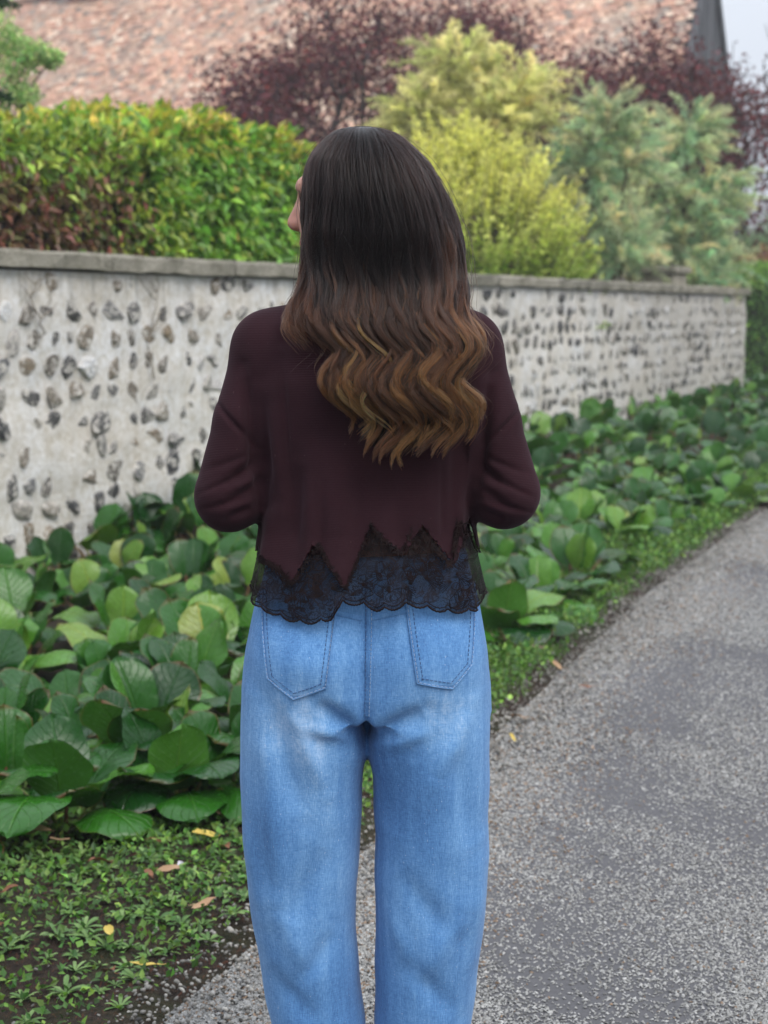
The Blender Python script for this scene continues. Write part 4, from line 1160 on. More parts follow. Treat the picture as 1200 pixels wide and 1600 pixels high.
for sd in (-1, 1):
    B.cone((sd*.06, 0, 1.36), (sd*.145, .0, 1.325), .040, .040, .03)
    B.cone((sd*.150, .002, 1.32), EL[sd]+np.array([0, .008, 0]), .036, .030, .02)
    B.cone(EL[sd]+np.array([0, .008, 0]), WR[sd], .030, .023, .012)
    wr = WR[sd]; fd = unit(np.array([-sd*.80, .35, .05])); up = np.array([0, 0, 1.]); sv_ = np.cross(fd, up)
    palm = wr+fd*.045
    B.cone(wr, palm, .022, .024, .012); B.cone(palm+up*.016, palm-up*.018, .018, .016, .012)
    for k, (off, ln) in enumerate([(.026, .062), (.009, .070), (-.009, .066), (-.026, .052)]):
        p0 = palm+up*off+fd*.015; p1 = p0+fd*ln*.5+np.array([0, .004, 0]); p2 = p1+unit(fd+np.array([0, -.7, 0]))*ln*.32; p3 = p2+unit(fd*.4+np.array([0, -1., 0]))*ln*.26
        B.cone(p0, p1, .0088, .008, .004); B.cone(p1, p2, .008, .0074, .004); B.cone(p2, p3, .0074, .0066, .004)
    t0 = wr+fd*.02+up*.016; t1 = t0+unit(fd*.5+up*.9)*.034; t2 = t1+unit(fd+up*.3)*.028
    B.cone(t0, t1, .011, .0095, .006); B.cone(t1, t2, .0095, .0075, .004)
    B.cone((sd*.085, 0, .85), (sd*.098, .0, .50), .085, .055, .03)
    B.cone((sd*.098, .0, .50), (sd*.095, -.005, .36), .052, .054, .02)
    B.cone((sd*.095, -.005, .36), (sd*.092, .0, .09), .054, .034, .02)
    B.cone((sd*.092, -.02, .045), (sd*.10, .13, .03), .034, .026, .02)
V, F = B.mesh(); V = relax(V, F, 1)
m = NT('skin'); c = m.n('Attribute', attribute_name='col').outputs['Color']; n = m.noise(m.coords('Object'), 60, 3)
MAT_SKIN = m.done(m.bsdf(m.mix(m.math('MULTIPLY', n, .3), c, m.mix(1.0, c, (.8, .65, .6), 'MULTIPLY')), .5, m.bump(n, .06, .003), spec=.35, Subsurface_Weight=.15, Subsurface_Radius=(.012, .004, .002), Subsurface_Scale=1.0))
lc = np.tile(np.array([.50, .27, .20]), (len(V), 1))
dl = np.exp(-((V-H(.096, 0, -.062)) @ hf/.02)**2-((V-H(.096, 0, -.062)) @ hr/.022)**2-((V-H(.096, 0, -.062))[:, 2]/.009)**2)
dn = np.exp(-(np.linalg.norm(V-H(.112, 0, -.032), axis=1)/.022)**2)
lc = lc+(np.array([.42, .13, .12])-lc)*np.clip(dl*1.3, 0, 1)[:, None]; lc = lc+(np.array([.56, .22, .17])-lc)*(dn*.6)[:, None]
person = link('person', mesh_np('person', V, F, MAT_SKIN, True, lc), None, (PX, PY, 0))
tag(person, 'person with long wavy brown hair, plum lace-hem top and wide blue jeans, seen from behind', 'person')
MAT_EYE = dead_mat('eye_white', (.75, .73, .70), (.8, .78, .76)); MAT_BROW = dead_mat('brow_hair', (.012, .008, .006), (.03, .02, .015))
EVs, EFs = ico(2)
for sd in (-1, 1):
    o = link('eye', mesh_np('eye', EVs*.0112, EFs, MAT_EYE), person, tuple(H(.074, sd*.030, .003)))
    pts_ = [H(.0915-.010*abs(q-.3), sd*(.014+.034*q), .0225+.006*math.sin(q*3)) for q in np.linspace(0, 1, 7)]
    link('eyebrow', tubes_mesh('eyebrow', [(pts_, [.0014, .002, .0022, .002, .0018, .0014, .001])], MAT_BROW), person)

# --- jeans
def prof(z, table, j): 
    a = np.array(table); o = np.argsort(a[:, 0]); return np.interp(z, a[o, 0], a[o, j])
J = Field((-.26, -.22, .04), (.26, .20, 1.03), .0042)
PEL = [(.70, .196, .098, .0), (.74, .199, .112, -.004), (.80, .197, .118, -.008), (.86, .190, .116, -.008), (.93, .176, .108, -.002), (1.0, .160, .098, .004), (1.04, .157, .096, .004)]
def sell(X, Y, Z, cx_, cy_, hw, hd, p):
    return ((np.abs((X-cx_)/hw)**p+np.abs((Y-cy_)/hd)**p)**(1/p)-1)*np.minimum(hw, hd)
def pelvis(X, Y, Z):
    d = sell(X, Y, Z, 0, prof(Z, PEL, 3), prof(Z, PEL, 1), prof(Z, PEL, 2), 2.35)
    return np.maximum(np.maximum(d, .755-Z), Z-1.015)
J.add((-.22, -.15, .70), (.22, .15, 1.03), pelvis, .01)
for sd in (-1, 1):
    J.ell((sd*.082, -.052, .845), (.086, .082, .100), .035)
XO = {-1: [(.04, -.150), (.228, -.157), (.272, -.167), (.338, -.177), (.425, -.188), (.522, -.197), (.607, -.202), (.713, -.203), (.80, -.199), (.86, -.192), (.93, -.178), (1, -.165)],
      1: [(.04, .158), (.228, .169), (.272, .174), (.338, .182), (.425, .190), (.522, .196), (.607, .196), (.734, .196), (.80, .194), (.86, .189), (.93, .178), (1, .165)]}
XI = {-1: [(.04, -.006), (.228, -.003), (.316, -.013), (.403, -.018), (.468, -.017), (.554, -.011), (.628, -.0065), (.675, -.0025), (.70, .002), (.76, .003), (.9, .003)],
      1: [(.04, .012), (.228, .011), (.338, .011), (.446, .012), (.554, .0125), (.607, .009), (.66, .0055), (.69, .001), (.72, -.002), (.76, -.003), (.9, -.003)]}
HD = [(.04, .088), (.25, .092), (.40, .098), (.52, .100), (.62, .104), (.72, .110), (.80, .112), (.9, .10)]
for sd in (-1, 1):
    def leg(X, Y, Z, sd=sd):
        a = prof(Z, XO[sd], 1); b = prof(Z, XI[sd], 1); d = sell(X, Y, Z, (a+b)/2, -.004+.008*np.sin(Z*7), np.abs(a-b)/2, prof(Z, HD, 1), 2.2)
        return np.maximum(np.maximum(d, Z-.95), .06-Z)
    # join to the pelvis softly, to the other leg only where they touch
    sl, X, Y, Z = J.sub((-.26, -.22, .04), (.26, .2, .99)); d = leg(X, Y, Z); A = J.F[sl]
    k = np.clip((Z-.66)/.12, 0, 1)*.03*np.clip(1.25-np.abs(X)/.13, 0, 1)+.002
    h = np.clip(.5+.5*(A-d)/k, 0, 1); J.F[sl] = A*(1-h)+d*h-k*h*(1-h)
sl, X, Y, Z = J.sub((-.06, -.22, .70), (.06, 0, .96))            # seat seam groove
J.F[sl] += (.013*np.exp(-(X/.010)**2)*np.clip(np.interp(Z, [.70, .75, .80, .86, .94], [0, 1, .75, .35, 0]), 0, 1)*(Y < -.02)).astype(np.float32)
V, F = J.mesh(); V = relax(V, F, 2); N = vnormals(V, F)
V = fold(V, N, [(a, b, c, d, e, f*1.5, g) for (a, b, c, d, e, f, g) in [
    (-.075, .80, -.012, .745, .014, -.009, -1), (-.10, .765, -.02, .735, .012, .004, -1), (.085, .785, .015, .745, .014, -.008, -1), (.10, .755, .02, .72, .012, .004, -1),
    (-.145, .78, -.10, .62, .018, -.006, -1), (-.115, .79, -.065, .66, .014, .005, -1), (-.155, .74, -.135, .50, .016, .004, -1),
    (.14, .72, .165, .56, .018, -.004, -1), (.06, .70, .03, .58, .02, -.004, -1), (.16, .78, .11, .68, .016, .004, -1),
    (-.06, .56, -.12, .44, .022, -.005, -1), (-.14, .46, -.09, .36, .02, .004, -1), (-.05, .42, -.11, .33, .015, -.004, -1), (-.16, .36, -.08, .27, .02, -.004, -1),
    (.05, .52, .13, .42, .022, -.005, -1), (.15, .45, .08, .34, .02, .004, -1), (.06, .38, .14, .28, .018, -.004, -1), (.03, .47, .07, .36, .014, .003, -1),
    (-.19, .60, -.17, .45, .012, .003, -1), (.18, .55, .17, .38, .012, .003, -1), (-.13, .87, -.03, .83, .03, .003, -1)]])
V += N*(.0016*sph_noise(V, 26, 9, 2))[:, None]
JV, JF = V, F
m = NT('denim'); ob = m.coords('Object'); sp = m.n('SeparateXYZ', i_0=ob); X_, Y_, Z_ = sp.outputs
big = m.noise(ob, 4.5, 4, .55, .4); st = m.noise(m.coords('Object', (1, 1, .07)), 55, 4, .6)
tw1 = m.noise(m.coords('Object', (1, 1, .22)), 520, 2, .5); tw2 = m.noise(m.coords('Object', (.25, .25, 1)), 480, 2, .5)
wear = m.n('Attribute', attribute_name='wear').outputs['Fac']
k = m.math('ADD', m.math('ADD', wear, m.math('MULTIPLY', m.math('SUBTRACT', big, .5), .55)), m.math('MULTIPLY', m.math('SUBTRACT', st, .5), .6))
k = m.math('ADD', k, m.math('MULTIPLY', m.math('SUBTRACT', tw1, .5), .55)); k = m.math('ADD', k, m.math('MULTIPLY', m.math('SUBTRACT', tw2, .5), .35))
c = m.ramp(k, [(0, (.045, .125, .30)), (.35, (.095, .235, .48)), (.62, (.165, .34, .60)), (1, (.40, .56, .77))])
slub = m.ramp(m.noise(m.coords('Object', (1, 1, .6)), 420, 1, .3), [(.75, (0, 0, 0)), (.80, (1, 1, 1))])
c = m.mix(m.math('MULTIPLY', slub, .45), c, (.62, .68, .76))
MAT_DENIM = m.done(m.bsdf(c, .9, m.bump(m.math('ADD', tw1, tw2), .35, .0012), spec=.12, Sheen_Weight=.12, Sheen_Roughness=.5))
def wear_at(P):
    x, z = P[:, 0], P[:, 2]; w = np.full(len(P), .38)
    def sp_(cx_, cz_, rx, rz, a): return a*np.exp(-((x-cx_)/rx)**2-((z-cz_)/rz)**2)
    w += sp_(-.105, .775, .065, .065, .30)+sp_(.115, .79, .06, .06, .25)+sp_(-.085, .66, .035, .12, .26)+sp_(.155, .66, .03, .13, .16)+sp_(-.16, .74, .03, .06, .15)
    w += sp_(-.03, .50, .03, .12, .08)+sp_(-.07, .40, .03, .1, .08)+sp_(.06, .45, .04, .05, .10)
    w -= sp_(-.015, .745, .03, .035, .28)+sp_(.09, .62, .06, .07, .15)+sp_(.03, .70, .04, .05, .16)+sp_(-.15, .60, .02, .08, .10)+sp_(0, .83, .012, .08, .12)+sp_(.0, .60, .02, .1, .08)
    return w
def with_wear(me, P):
    a = me.attributes.new('wear', 'FLOAT', 'POINT'); a.data.foreach_set('value', wear_at(np.asarray(P)).astype(np.float32))
jm = mesh_np('jeans', JV, JF, MAT_DENIM); with_wear(jm, JV)
jeans = link('jeans', jm, person)
JT = BVHTree.FromPolygons([tuple(p) for p in JV], [tuple(int(i) for i in f) for f in JF])
def on_jeans(x, z, off):
    h = JT.ray_cast(Vector((x, -.5, z)), Vector((0, 1, 0)))
    if h[0] is None: return None
    n = h[1] if h[1].y < 0 else -h[1]
    return np.array(h[0]+n*off)
def outline_pts(P, step=.004):
    P = np.array(P); out = []
    for a, b in zip(P[:-1], P[1:]):
        k = max(int(np.linalg.norm(b-a)/step), 1); out += [a+(b-a)*i/k for i in range(k)]
    return np.array(out+[P[-1]])
m = NT('stitch_thread'); MAT_THREAD = m.done(m.bsdf((.30, .40, .55), .8))
m = NT('seam_thread_blue'); MAT_THREAD2 = m.done(m.bsdf((.05, .10, .22), .8))
def ribbon(path, w, name, mat, parent, off=.0012):
    V = []; T = np.gradient(path, axis=0); T = T/np.linalg.norm(T, axis=1, keepdims=True); S_ = np.stack([-T[:, 1], T[:, 0]], -1)
    rows = [(-1, 0), (-.8, 1), (.0, 1.25), (.8, 1), (1, 0)]; pts = []
    for i, p in enumerate(path):
        for (q, hh) in rows:
            r = on_jeans(p[0]+S_[i, 0]*w*q, p[1]+S_[i, 1]*w*q, off*hh-.0004)
            pts.append(r if r is not None else (pts[-1] if pts else np.zeros(3)))
    n = len(path); K = 5; idx = np.arange(n*K).reshape(n, K); F = np.stack([idx[:-1, :-1], idx[1:, :-1], idx[1:, 1:], idx[:-1, 1:]], -1).reshape(-1, 4)
    me = mesh_np(name, np.array(pts), F, mat); with_wear(me, pts) if mat is MAT_DENIM else None
    return link(name, me, parent)
def stitches(path, name, parent, mat, ln=.0042, gap=.0022, r=.00055, off=.0022):
    d = np.concatenate([[0], np.cumsum(np.linalg.norm(np.diff(path, axis=0), axis=1))]); q = 0; ch = []
    while q+ln < d[-1]:
        p = []
        for f, lift in ((0, 0), (.5, .0006), (1, 0)):
            u = q+ln*f; x = np.interp(u, d, path[:, 0]); z = np.interp(u, d, path[:, 1]); r3 = on_jeans(x, z, off+lift)
            if r3 is None: break
            p.append(r3)
        if len(p) == 3: ch.append((p, r))
        q += ln+gap
    o = link(name, tubes_mesh(name, ch, mat, 4), parent); tag(o, kind='stuff')
def inset(P, d):
    """move an open polyline sideways (to its left)"""
    P = np.array(P); T = np.gradient(P, axis=0); T /= np.linalg.norm(T, axis=1, keepdims=True); return P+np.stack([-T[:, 1], T[:, 0]], -1)*d
POCK = [[(-.162, .965), (-.159, .905), (-.150, .835), (-.110, .806), (-.060, .826), (-.050, .905), (-.043, .965)],
        [(.058, .965), (.066, .905), (.077, .832), (.130, .820), (.161, .852), (.166, .905), (.168, .965)]]
for P in POCK:
    po = outline_pts(P); cx_ = (min(p[0] for p in P)+max(p[0] for p in P))/2
    # pocket patch: a thin panel over the seat
    rows_ = []
    zs_ = np.linspace(.965, min(p[1] for p in P)+.0005, 34); PA = np.array(P)
    low = int(np.argmin(PA[:, 1])); Lp = PA[:low+1]; Rp = PA[low:]
    for z in zs_:
        xl = np.interp(-z, -Lp[:, 1], Lp[:, 0]); xr = np.interp(z, Rp[:, 1], Rp[:, 0])
        rows_.append([(xl+(xr-xl)*q, z) for q in np.linspace(0, 1, 25)])
    pts_ = []
    for i, rw in enumerate(rows_):
        for j, (x, z) in enumerate(rw):
            rim = j in (0, 24) or i == len(rows_)-1
            r = on_jeans(x, z, -.0003 if rim else .0027); pts_.append(r if r is not None else np.array([x, -.1, z]))
    idx = np.arange(34*25).reshape(34, 25); F = np.stack([idx[:-1, :-1], idx[1:, :-1], idx[1:, 1:], idx[:-1, 1:]], -1).reshape(-1, 4)
    me = mesh_np('pocket', np.array(pts_), F, MAT_DENIM); with_wear(me, pts_); pk = link('pocket', me, jeans)
    ctr = PA.mean(0)
    sgn = 1.0
    stitches(inset(po, .0022), 'stitching', pk, MAT_THREAD, off=.0036); stitches(inset(po, .0092), 'stitching', pk, MAT_THREAD2, off=.0034)
    ribbon(inset(po, .0002), .0012, 'pocket_hem', MAT_DENIM, pk, .0036)
cs = outline_pts([(.004, .985), (.004, .90), (.003, .83), (.001, .775)])
ribbon(cs, .0062, 'seat_seam', MAT_DENIM, jeans, .0016)
stitches(cs+np.array([.0045, 0]), 'stitching', jeans, MAT_THREAD, off=.0020); stitches(cs-np.array([.0045, 0]), 'stitching', jeans, MAT_THREAD2, off=.0020)
for sd, xx_ in ((-1, -.166), (1, .172)):   # yoke seams under the lace
    yk = outline_pts([(sd*.006, .925), (sd*.09, .945), (sd*.16, .965)]); ribbon(yk, .004, 'yoke_seam', MAT_DENIM, jeans, .0014)
# shoes
MAT_SHOE = dead_mat('shoe_leather', (.55, .54, .52), (.68, .67, .65))
for sd in (-1, 1):
    S0 = Field((-.06, -.10, -.012), (.06, .20, .10), .004)
    S0.cone((0, -.03, .045), (0, .12, .038), .042, .038, .02); S0.cone((0, -.04, .05), (0, -.02, .08), .036, .036, .02)
    S0.F = np.maximum(S0.F, -(S0.ax[2][None, None, :]-.004)).astype(np.float32)
    Vv, Ff = S0.mesh(); link('shoe', mesh_np('shoe', relax(Vv, Ff, 1), Ff, MAT_SHOE), person, (sd*.094, 0, 0))

# --- knitted top
TOR = [(.90, .184, .134, -.006), (.95, .183, .134, -.006), (1.0, .175, .126, -.004), (1.05, .168, .116, .0), (1.12, .166, .113, .002), (1.20, .168, .112, .0), (1.28, .170, .112, -.002), (1.33, .165, .106, .0), (1.37, .140, .092, .002), (1.40, .10, .075, .006), (1.43, .06, .062, .008)]
def hemwave(x, y, z):
    a = np.arctan2(y, x); w = np.clip((1.16-z)/.22, 0, 1)
    return w*(.0045*np.sin(a*9+.8)+.0035*np.sin(a*14+2.1)+.002*np.sin(a*23))
def torso(X, Y, Z):
    d = sell(X, Y, Z, 0, prof(Z, TOR, 3), prof(Z, TOR, 1), prof(Z, TOR, 2), 2.5)
    return np.maximum(np.maximum(d-hemwave(X, Y, Z), .90-Z), Z-1.425)
K_ = Field((-.31, -.20, .89), (.31, .30, 1.47), .004)
K_.add((-.2, -.15, .9), (.2, .15, 1.43), torso, .01)
for sd in (-1, 1):
    K_.cone((sd*.03, .004, 1.372), (sd*.150, -.004, 1.332), .052, .055, .02)
    K_.cone((sd*.148, -.004, 1.328), (sd*.185, -.015, 1.22), .058, .054, .025)
    K_.cone((sd*.185, -.015, 1.22), EL[sd]+np.array([sd*.0, 0, .004]), .052, .054, .010)
    K_.cone(EL[sd]+np.array([0, 0, -.003]), WR[sd]-.12*(WR[sd]-EL[sd]), .053, .036, .010)
V, F = K_.mesh(); V = relax(V, F, 2); N = vnormals(V, F)
V = fold(V, N, [(a, b, c, d, e, f*1.7, g) for (a, b, c, d, e, f, g) in [
    (-.187, 1.29, -.160, 1.11, .010, -.010, -1), (-.165, 1.27, -.145, 1.12, .012, -.006, -1), (-.145, 1.25, -.13, 1.10, .014, .005, -1), (-.102, 1.16, -.108, 1.03, .012, -.006, -1), (-.085, 1.15, -.088, 1.0, .013, .004, -1),
    (.190, 1.28, .165, 1.12, .010, -.010, -1), (.168, 1.27, .150, 1.10, .012, .005, -1), (.140, 1.22, .135, 1.04, .013, -.005, -1),
    (-.205, 1.135, -.165, 1.16, .009, -.006, -1), (-.215, 1.10, -.17, 1.125, .008, -.005, -1), (-.20, 1.118, -.165, 1.14, .008, .004, -1), (-.21, 1.075, -.175, 1.09, .007, -.004, -1), (-.232, 1.250, -.165, 1.182, .0038, -.0045, -1),
    (.205, 1.13, .17, 1.155, .009, -.006, -1), (.215, 1.095, .175, 1.12, .008, -.005, -1), (.21, 1.07, .175, 1.085, .007, -.004, -1), (.240, 1.240, .185, 1.19, .0038, -.0045, -1),
    (-.250, 1.115, -.175, 1.150, .004, -.003, -1), (-.245, 1.09, -.175, 1.108, .004, -.003, -1), (-.24, 1.15, -.17, 1.175, .005, -.0025, -1), (.25, 1.11, .18, 1.145, .004, -.003, -1), (.245, 1.085, .18, 1.103, .004, -.003, -1), (.24, 1.145, .175, 1.17, .005, -.0025, -1), (-.125, 1.30, -.115, 1.08, .006, -.003, -1), (-.065, 1.12, -.07, .99, .006, -.003, -1), (.115, 1.16, .118, 1.02, .006, -.003, -1), (-.06, 1.20, -.05, 1.02, .03, .004, -1), (.03, 1.18, .02, 1.06, .02, -.003, -1), (.09, 1.20, .085, 1.03, .02, .004, -1)]])
V += N*(.0012*sph_noise(V, 30, 19, 2))[:, None]
ZIG = np.array([(-.19, 1.03), (-.172, 1.012), (-.140, 1.00), (-.114, .978), (-.096, 1.012), (-.080, 1.041), (-.060, 1.012), (-.031, .975), (-.012, 1.02), (.008, 1.068), (.030, 1.048), (.058, 1.026), (.070, 1.045), (.085, 1.070), (.108, 1.040), (.135, 1.006), (.148, 1.04), (.160, 1.074), (.175, 1.02), (.20, 1.0)])
def zig(x, y): return np.interp(np.where(y < .03, x, -x), ZIG[:, 0], ZIG[:, 1])+.0022*np.sin(x*900)
cen_ = V[F].mean(1)
keepf = cen_[:, 2] > zig(cen_[:, 0], cen_[:, 1])
open_top = np.linalg.norm(cen_[:, :2]-np.array([.004, .010]), axis=1) < .052
keepf &= ~((cen_[:, 2] > 1.40) & open_top)                         # neck opening
for sd in (-1, 1):                                                   # cuffs stay open
    ax = WR[sd]-EL[sd]; tt = (cen_-EL[sd]) @ ax/(ax @ ax); keepf &= ~((tt > .86) & (np.linalg.norm(cen_-WR[sd], axis=1) < .09))
F2 = F[keepf]
# settle the cut edge onto the zigzag line
used = np.zeros(len(V), int); np.add.at(used, F2.ravel(), 1); lowv = (used > 0) & (used < 4) & (V[:, 2] < 1.12) & (np.abs(V[:, 0]) < .2)
zz_ = zig(V[:, 0], V[:, 1]); mv = lowv & (np.abs(V[:, 2]-zz_) < .008); V[mv, 2] = zz_[mv]
ren = np.full(len(V), -1); ren[used > 0] = np.arange((used > 0).sum()); SV, SF = V[used > 0], ren[F2]
m = NT('plum_knit'); ob = m.coords('Object'); n1 = m.noise(ob, 6, 4); rib = m.n('TexWave', wave_type='BANDS', bands_direction='Z', i_Vector=ob, i_Scale=125.0, i_Distortion=1.2, i_Detail=2.0).outputs[1]
n2 = m.noise(ob, 420, 2); c = m.ramp(m.math('ADD', m.math('MULTIPLY', n1, .6), m.math('MULTIPLY', n2, .4)), [(.3, (.018, .0060, .0088)), (.7, (.031, .0115, .016))])
lint = m.ramp(m.noise(ob, 170, 1, .2), [(.80, (0, 0, 0)), (.815, (1, 1, 1))]); c = m.mix(m.math('MULTIPLY', lint, .12), c, (.25, .18, .18))
MAT_KNIT = m.done(m.bsdf(c, .92, m.bump(m.math('ADD', rib, n2), .24, .0012), spec=.12, Sheen_Weight=.08, Sheen_Roughness=.45, Sheen_Tint=(.75, .5, .6, 1)))
top = link('knit_top', mesh_np('knit_top', SV, SF, MAT_KNIT), person)
sdm = top.modifiers.new('thickness', 'SOLIDIFY'); sdm.thickness = .0016; sdm.offset = -1
# --- lace hem: net sheet from under the zigzag down to a scalloped edge
HEM = np.array([(-.20, .962), (-.182, .955), (-.160, .938), (-.129, .928), (-.095, .923), (-.060, .926), (-.050, .932), (-.043, .945), (-.034, .955), (.0, .950), (.017, .944), (.066, .951), (.115, .938), (.150, .934), (.172, .936), (.20, .95)])
def hemz(x, y):
    xx_ = np.where(y < .03, x, -x); b = np.interp(xx_, HEM[:, 0], HEM[:, 1]); ph = np.abs(np.sin(np.pi*xx_/.031+.35)); return b+.006-.0075*ph**.7+.0006*np.sin(xx_*1500)
def lace_surf(a, z, off):
    """point on the drape of the top at angle a and height z"""
    hw, hd, cy_ = prof(z, TOR, 1), prof(z, TOR, 2), prof(z, TOR, 3); ca, sa = np.cos(a), np.sin(a); p = 2.5
    r = 1/((np.abs(ca/hw)**p+np.abs(sa/hd)**p)**(1/p)); x = r*ca; y = r*sa+cy_; h = hemwave(x, y, z)+off; n = unit(np.stack([ca/hw, sa/hd, 0*ca], -1))
    P = np.stack([x, y, z], -1)+n*h[..., None]
    Q = P.reshape(-1, 3); Nq = np.broadcast_to(n, P.shape).reshape(-1, 3)
    for i in range(len(Q)):
        if Q[i, 2] > 1.01: continue
        o = Q[i]+Nq[i]*.08; h_ = JT.ray_cast(Vector(o), Vector(-Nq[i]), .16)
        if h_[0] is not None and h_[3] < .084: Q[i] = np.array(h_[0])+Nq[i]*(.004+off.reshape(-1)[i]*.8+.0025*(h_[3] < .08))
    return Q.reshape(P.shape)
na, nz_ = 420, 34
aa = np.linspace(0, 2*np.pi, na, endpoint=False); q0 = lace_surf(aa, np.full(na, .97), np.zeros(na))
zb = hemz(q0[:, 0], q0[:, 1]); ztp = zig(q0[:, 0], q0[:, 1])+.012
AA = np.repeat(aa[:, None], nz_, 1); ff = np.linspace(0, 1, nz_)[None]; ZZ = zb[:, None]+(ztp-zb)[:, None]*ff
LVv = lace_surf(AA, ZZ, np.full(AA.shape, -.0035)+.0035*(1-ff))
idx = np.arange(na*nz_).reshape(na, nz_); nxt = np.roll(idx, -1, 0)
LF = np.stack([idx[:, :-1], nxt[:, :-1], nxt[:, 1:], idx[:, 1:]], -1).reshape(-1, 4)
m = NT('lace_net'); ob = m.coords('Object')
luv = m.n('TexCoord').outputs['UV']; spu = m.n('SeparateXYZ', i_0=luv)
pat = m.noise(ob, 38, 3, .6, 1.2); holes = m.n('TexVoronoi', i_Vector=ob, i_Scale=560.0, feature='DISTANCE_TO_EDGE').outputs[0]
dens = m.ramp(pat, [(.36, (.34, .34, .34)), (.46, (.42, .42, .42)), (.51, (.92, .92, .92)), (.59, (.42, .42, .42)), (.65, (.42, .42, .42)), (.70, (.94, .94, .94))])
dens = m.math('MAXIMUM', dens, m.ramp(holes, [(.04, (.95, .95, .95)), (.10, (0, 0, 0))]))
tr = m.n('BsdfTransparent'); df = m.bsdf(m.mix(pat, (.004, .003, .0045), (.016, .009, .009)), .6, m.bump(pat, .5, .003), spec=.12)
ms = m.n('MixShader'); m.set(ms.inputs[0], dens); m.set(ms.inputs[1], tr.outputs[0]); m.set(ms.inputs[2], df)
MAT_LACE = m.done(ms.outputs[0])
lace = link('lace_hem', mesh_np('lace_hem', LVv.reshape(-1, 3), LF, MAT_LACE, True), top)
m = NT('lace_cord'); n = m.noise(m.coords('Object'), 90, 3); MAT_CORD = m.done(m.bsdf(m.ramp(n, [(.35, (.005, .003, .004)), (.7, (.020, .010, .009))]), .7, spec=.1))
# raised embroidery: scalloped edge cord, fans of ribs and leaf outlines, worked over the net
ch = []
pe = lace_surf(aa, zb, np.full(na, .0008)); ch.append((np.concatenate([pe, pe[:1]]), .0015))
pe2 = lace_surf(aa, zb+.006, np.full(na, .0006)); ch.append((np.concatenate([pe2, pe2[:1]]), .0008))
zt_ = lace_surf(aa, ztp-.012, np.full(na, .0010)); ch.append((np.concatenate([zt_, zt_[:1]]), .0012))
def ang_of(x): return np.interp(x, np.sort(q0[q0[:, 1] < 0][:, 0]), np.unwrap(np.arctan2(q0[q0[:, 1] < 0][:, 1], q0[q0[:, 1] < 0][:, 0]))[np.argsort(q0[q0[:, 1] < 0][:, 0])])
g = random.Random(4)
def lace_path(P, off=.0008):
    P = np.array(P); a = ang_of(P[:, 0]); return lace_surf(a, P[:, 1], np.full(len(P), off))
def inside(x, z): return hemz(np.array(x), np.array(-.1))+.004 < z < zig(np.array(x), np.array(-.1))+.004
for k in range(80):                                               # fans
    x0 = g.uniform(-.17, .17); z0 = g.uniform(.94, 1.06)
    if not inside(x0, z0): continue
    d0 = g.uniform(0, 6.28); sp_ = g.uniform(.6, 1.1); L = g.uniform(.014, .030)
    for i in range(6):
        a_ = d0-sp_/2+sp_*i/5; pts_ = [(x0+math.cos(a_)*L*q+.004*q*q*math.sin(a_), z0+math.sin(a_)*L*q) for q in np.linspace(.15, 1, 6)]
        pts_ = [p for p in pts_ if inside(p[0], p[1])]
        if len(pts_) > 2: ch.append((lace_path(pts_), .0005))
for k in range(90):                                                # leaf outlines
    x0 = g.uniform(-.17, .17); z0 = g.uniform(.94, 1.06); L = g.uniform(.012, .026); a_ = g.uniform(0, 6.28)
    if not inside(x0, z0): continue
    for sd in (-1, 1):
        pts_ = []
        for q in np.linspace(0, 1, 9):
            w_ = sd*.32*L*math.sin(math.pi*q); px, pz = x0+math.cos(a_)*L*q-math.sin(a_)*w_, z0+math.sin(a_)*L*q+math.cos(a_)*w_
            if inside(px, pz): pts_.append((px, pz))
        if len(pts_) > 3: ch.append((lace_path(pts_), .0006))
for k in range(520):                                               # stitches that tie the knit to the net along the zigzag
    x0 = g.uniform(-.172, .172); z0 = float(zig(np.array(x0), np.array(-.1)))+g.gauss(0, .0022); a_ = g.uniform(0, 3.14); L = g.uniform(.002, .0055)
    pts_ = [(x0+math.cos(a_)*L*q, z0+math.sin(a_)*L*q) for q in (-1, -.3, .4, 1)]
    ch.append((lace_path(pts_, .0032), g.uniform(.0005, .0010)))
em = link('embroidery', tubes_mesh('embroidery', ch, MAT_CORD, 5), top); tag(em, 'dark scalloped lace cord and leaf motifs', kind='stuff')

# --- hair: strands gathered in locks, straight over the skull and waved down the back
LR = np.array([(1.668, -.012, -.004), (1.664, -.036, .022), (1.655, -.052, .040), (1.644, -.062, .054), (1.611, -.086, .084), (1.565, -.093, .112), (1.518, -.091, .129), (1.471, -.098, .141), (1.423, -.098, .150), (1.376, -.086, .158), (1.328, -.072, .160), (1.28, -.060, .160), (1.231, -.052, .156), (1.183, -.044, .148), (1.10, -.03, .132)])
YB = np.array([(1.668, .0), (1.664, -.030), (1.655, -.048), (1.644, -.063), (1.611, -.090), (1.565, -.108), (1.50, -.112), (1.44, -.116), (1.38, -.136), (1.32, -.154), (1.25, -.160), (1.10, -.156)])
YM = np.array([(1.67, .0), (1.50, .0), (1.44, -.02), (1.39, -.085), (1.34, -.116), (1.25, -.120), (1.10, -.120)])
ZT = np.linspace(1.08, 1.668, 590)
def smooth_tab(tab, j):
    v = np.interp(-ZT, -tab[:, 0], tab[:, j]); s0 = np.interp(ZT, [1.08, 1.60, 1.64, 1.668], [22, 16, 5, .6]); o = v.copy()
    for i in range(len(ZT)):
        w_ = np.exp(-((np.arange(len(ZT))-i)/s0[i])**2/2); o[i] = (w_*v).sum()/w_.sum()
    return o
TL, TR, TB, TM = smooth_tab(LR, 1), smooth_tab(LR, 2), smooth_tab(YB, 1), smooth_tab(YM, 1)
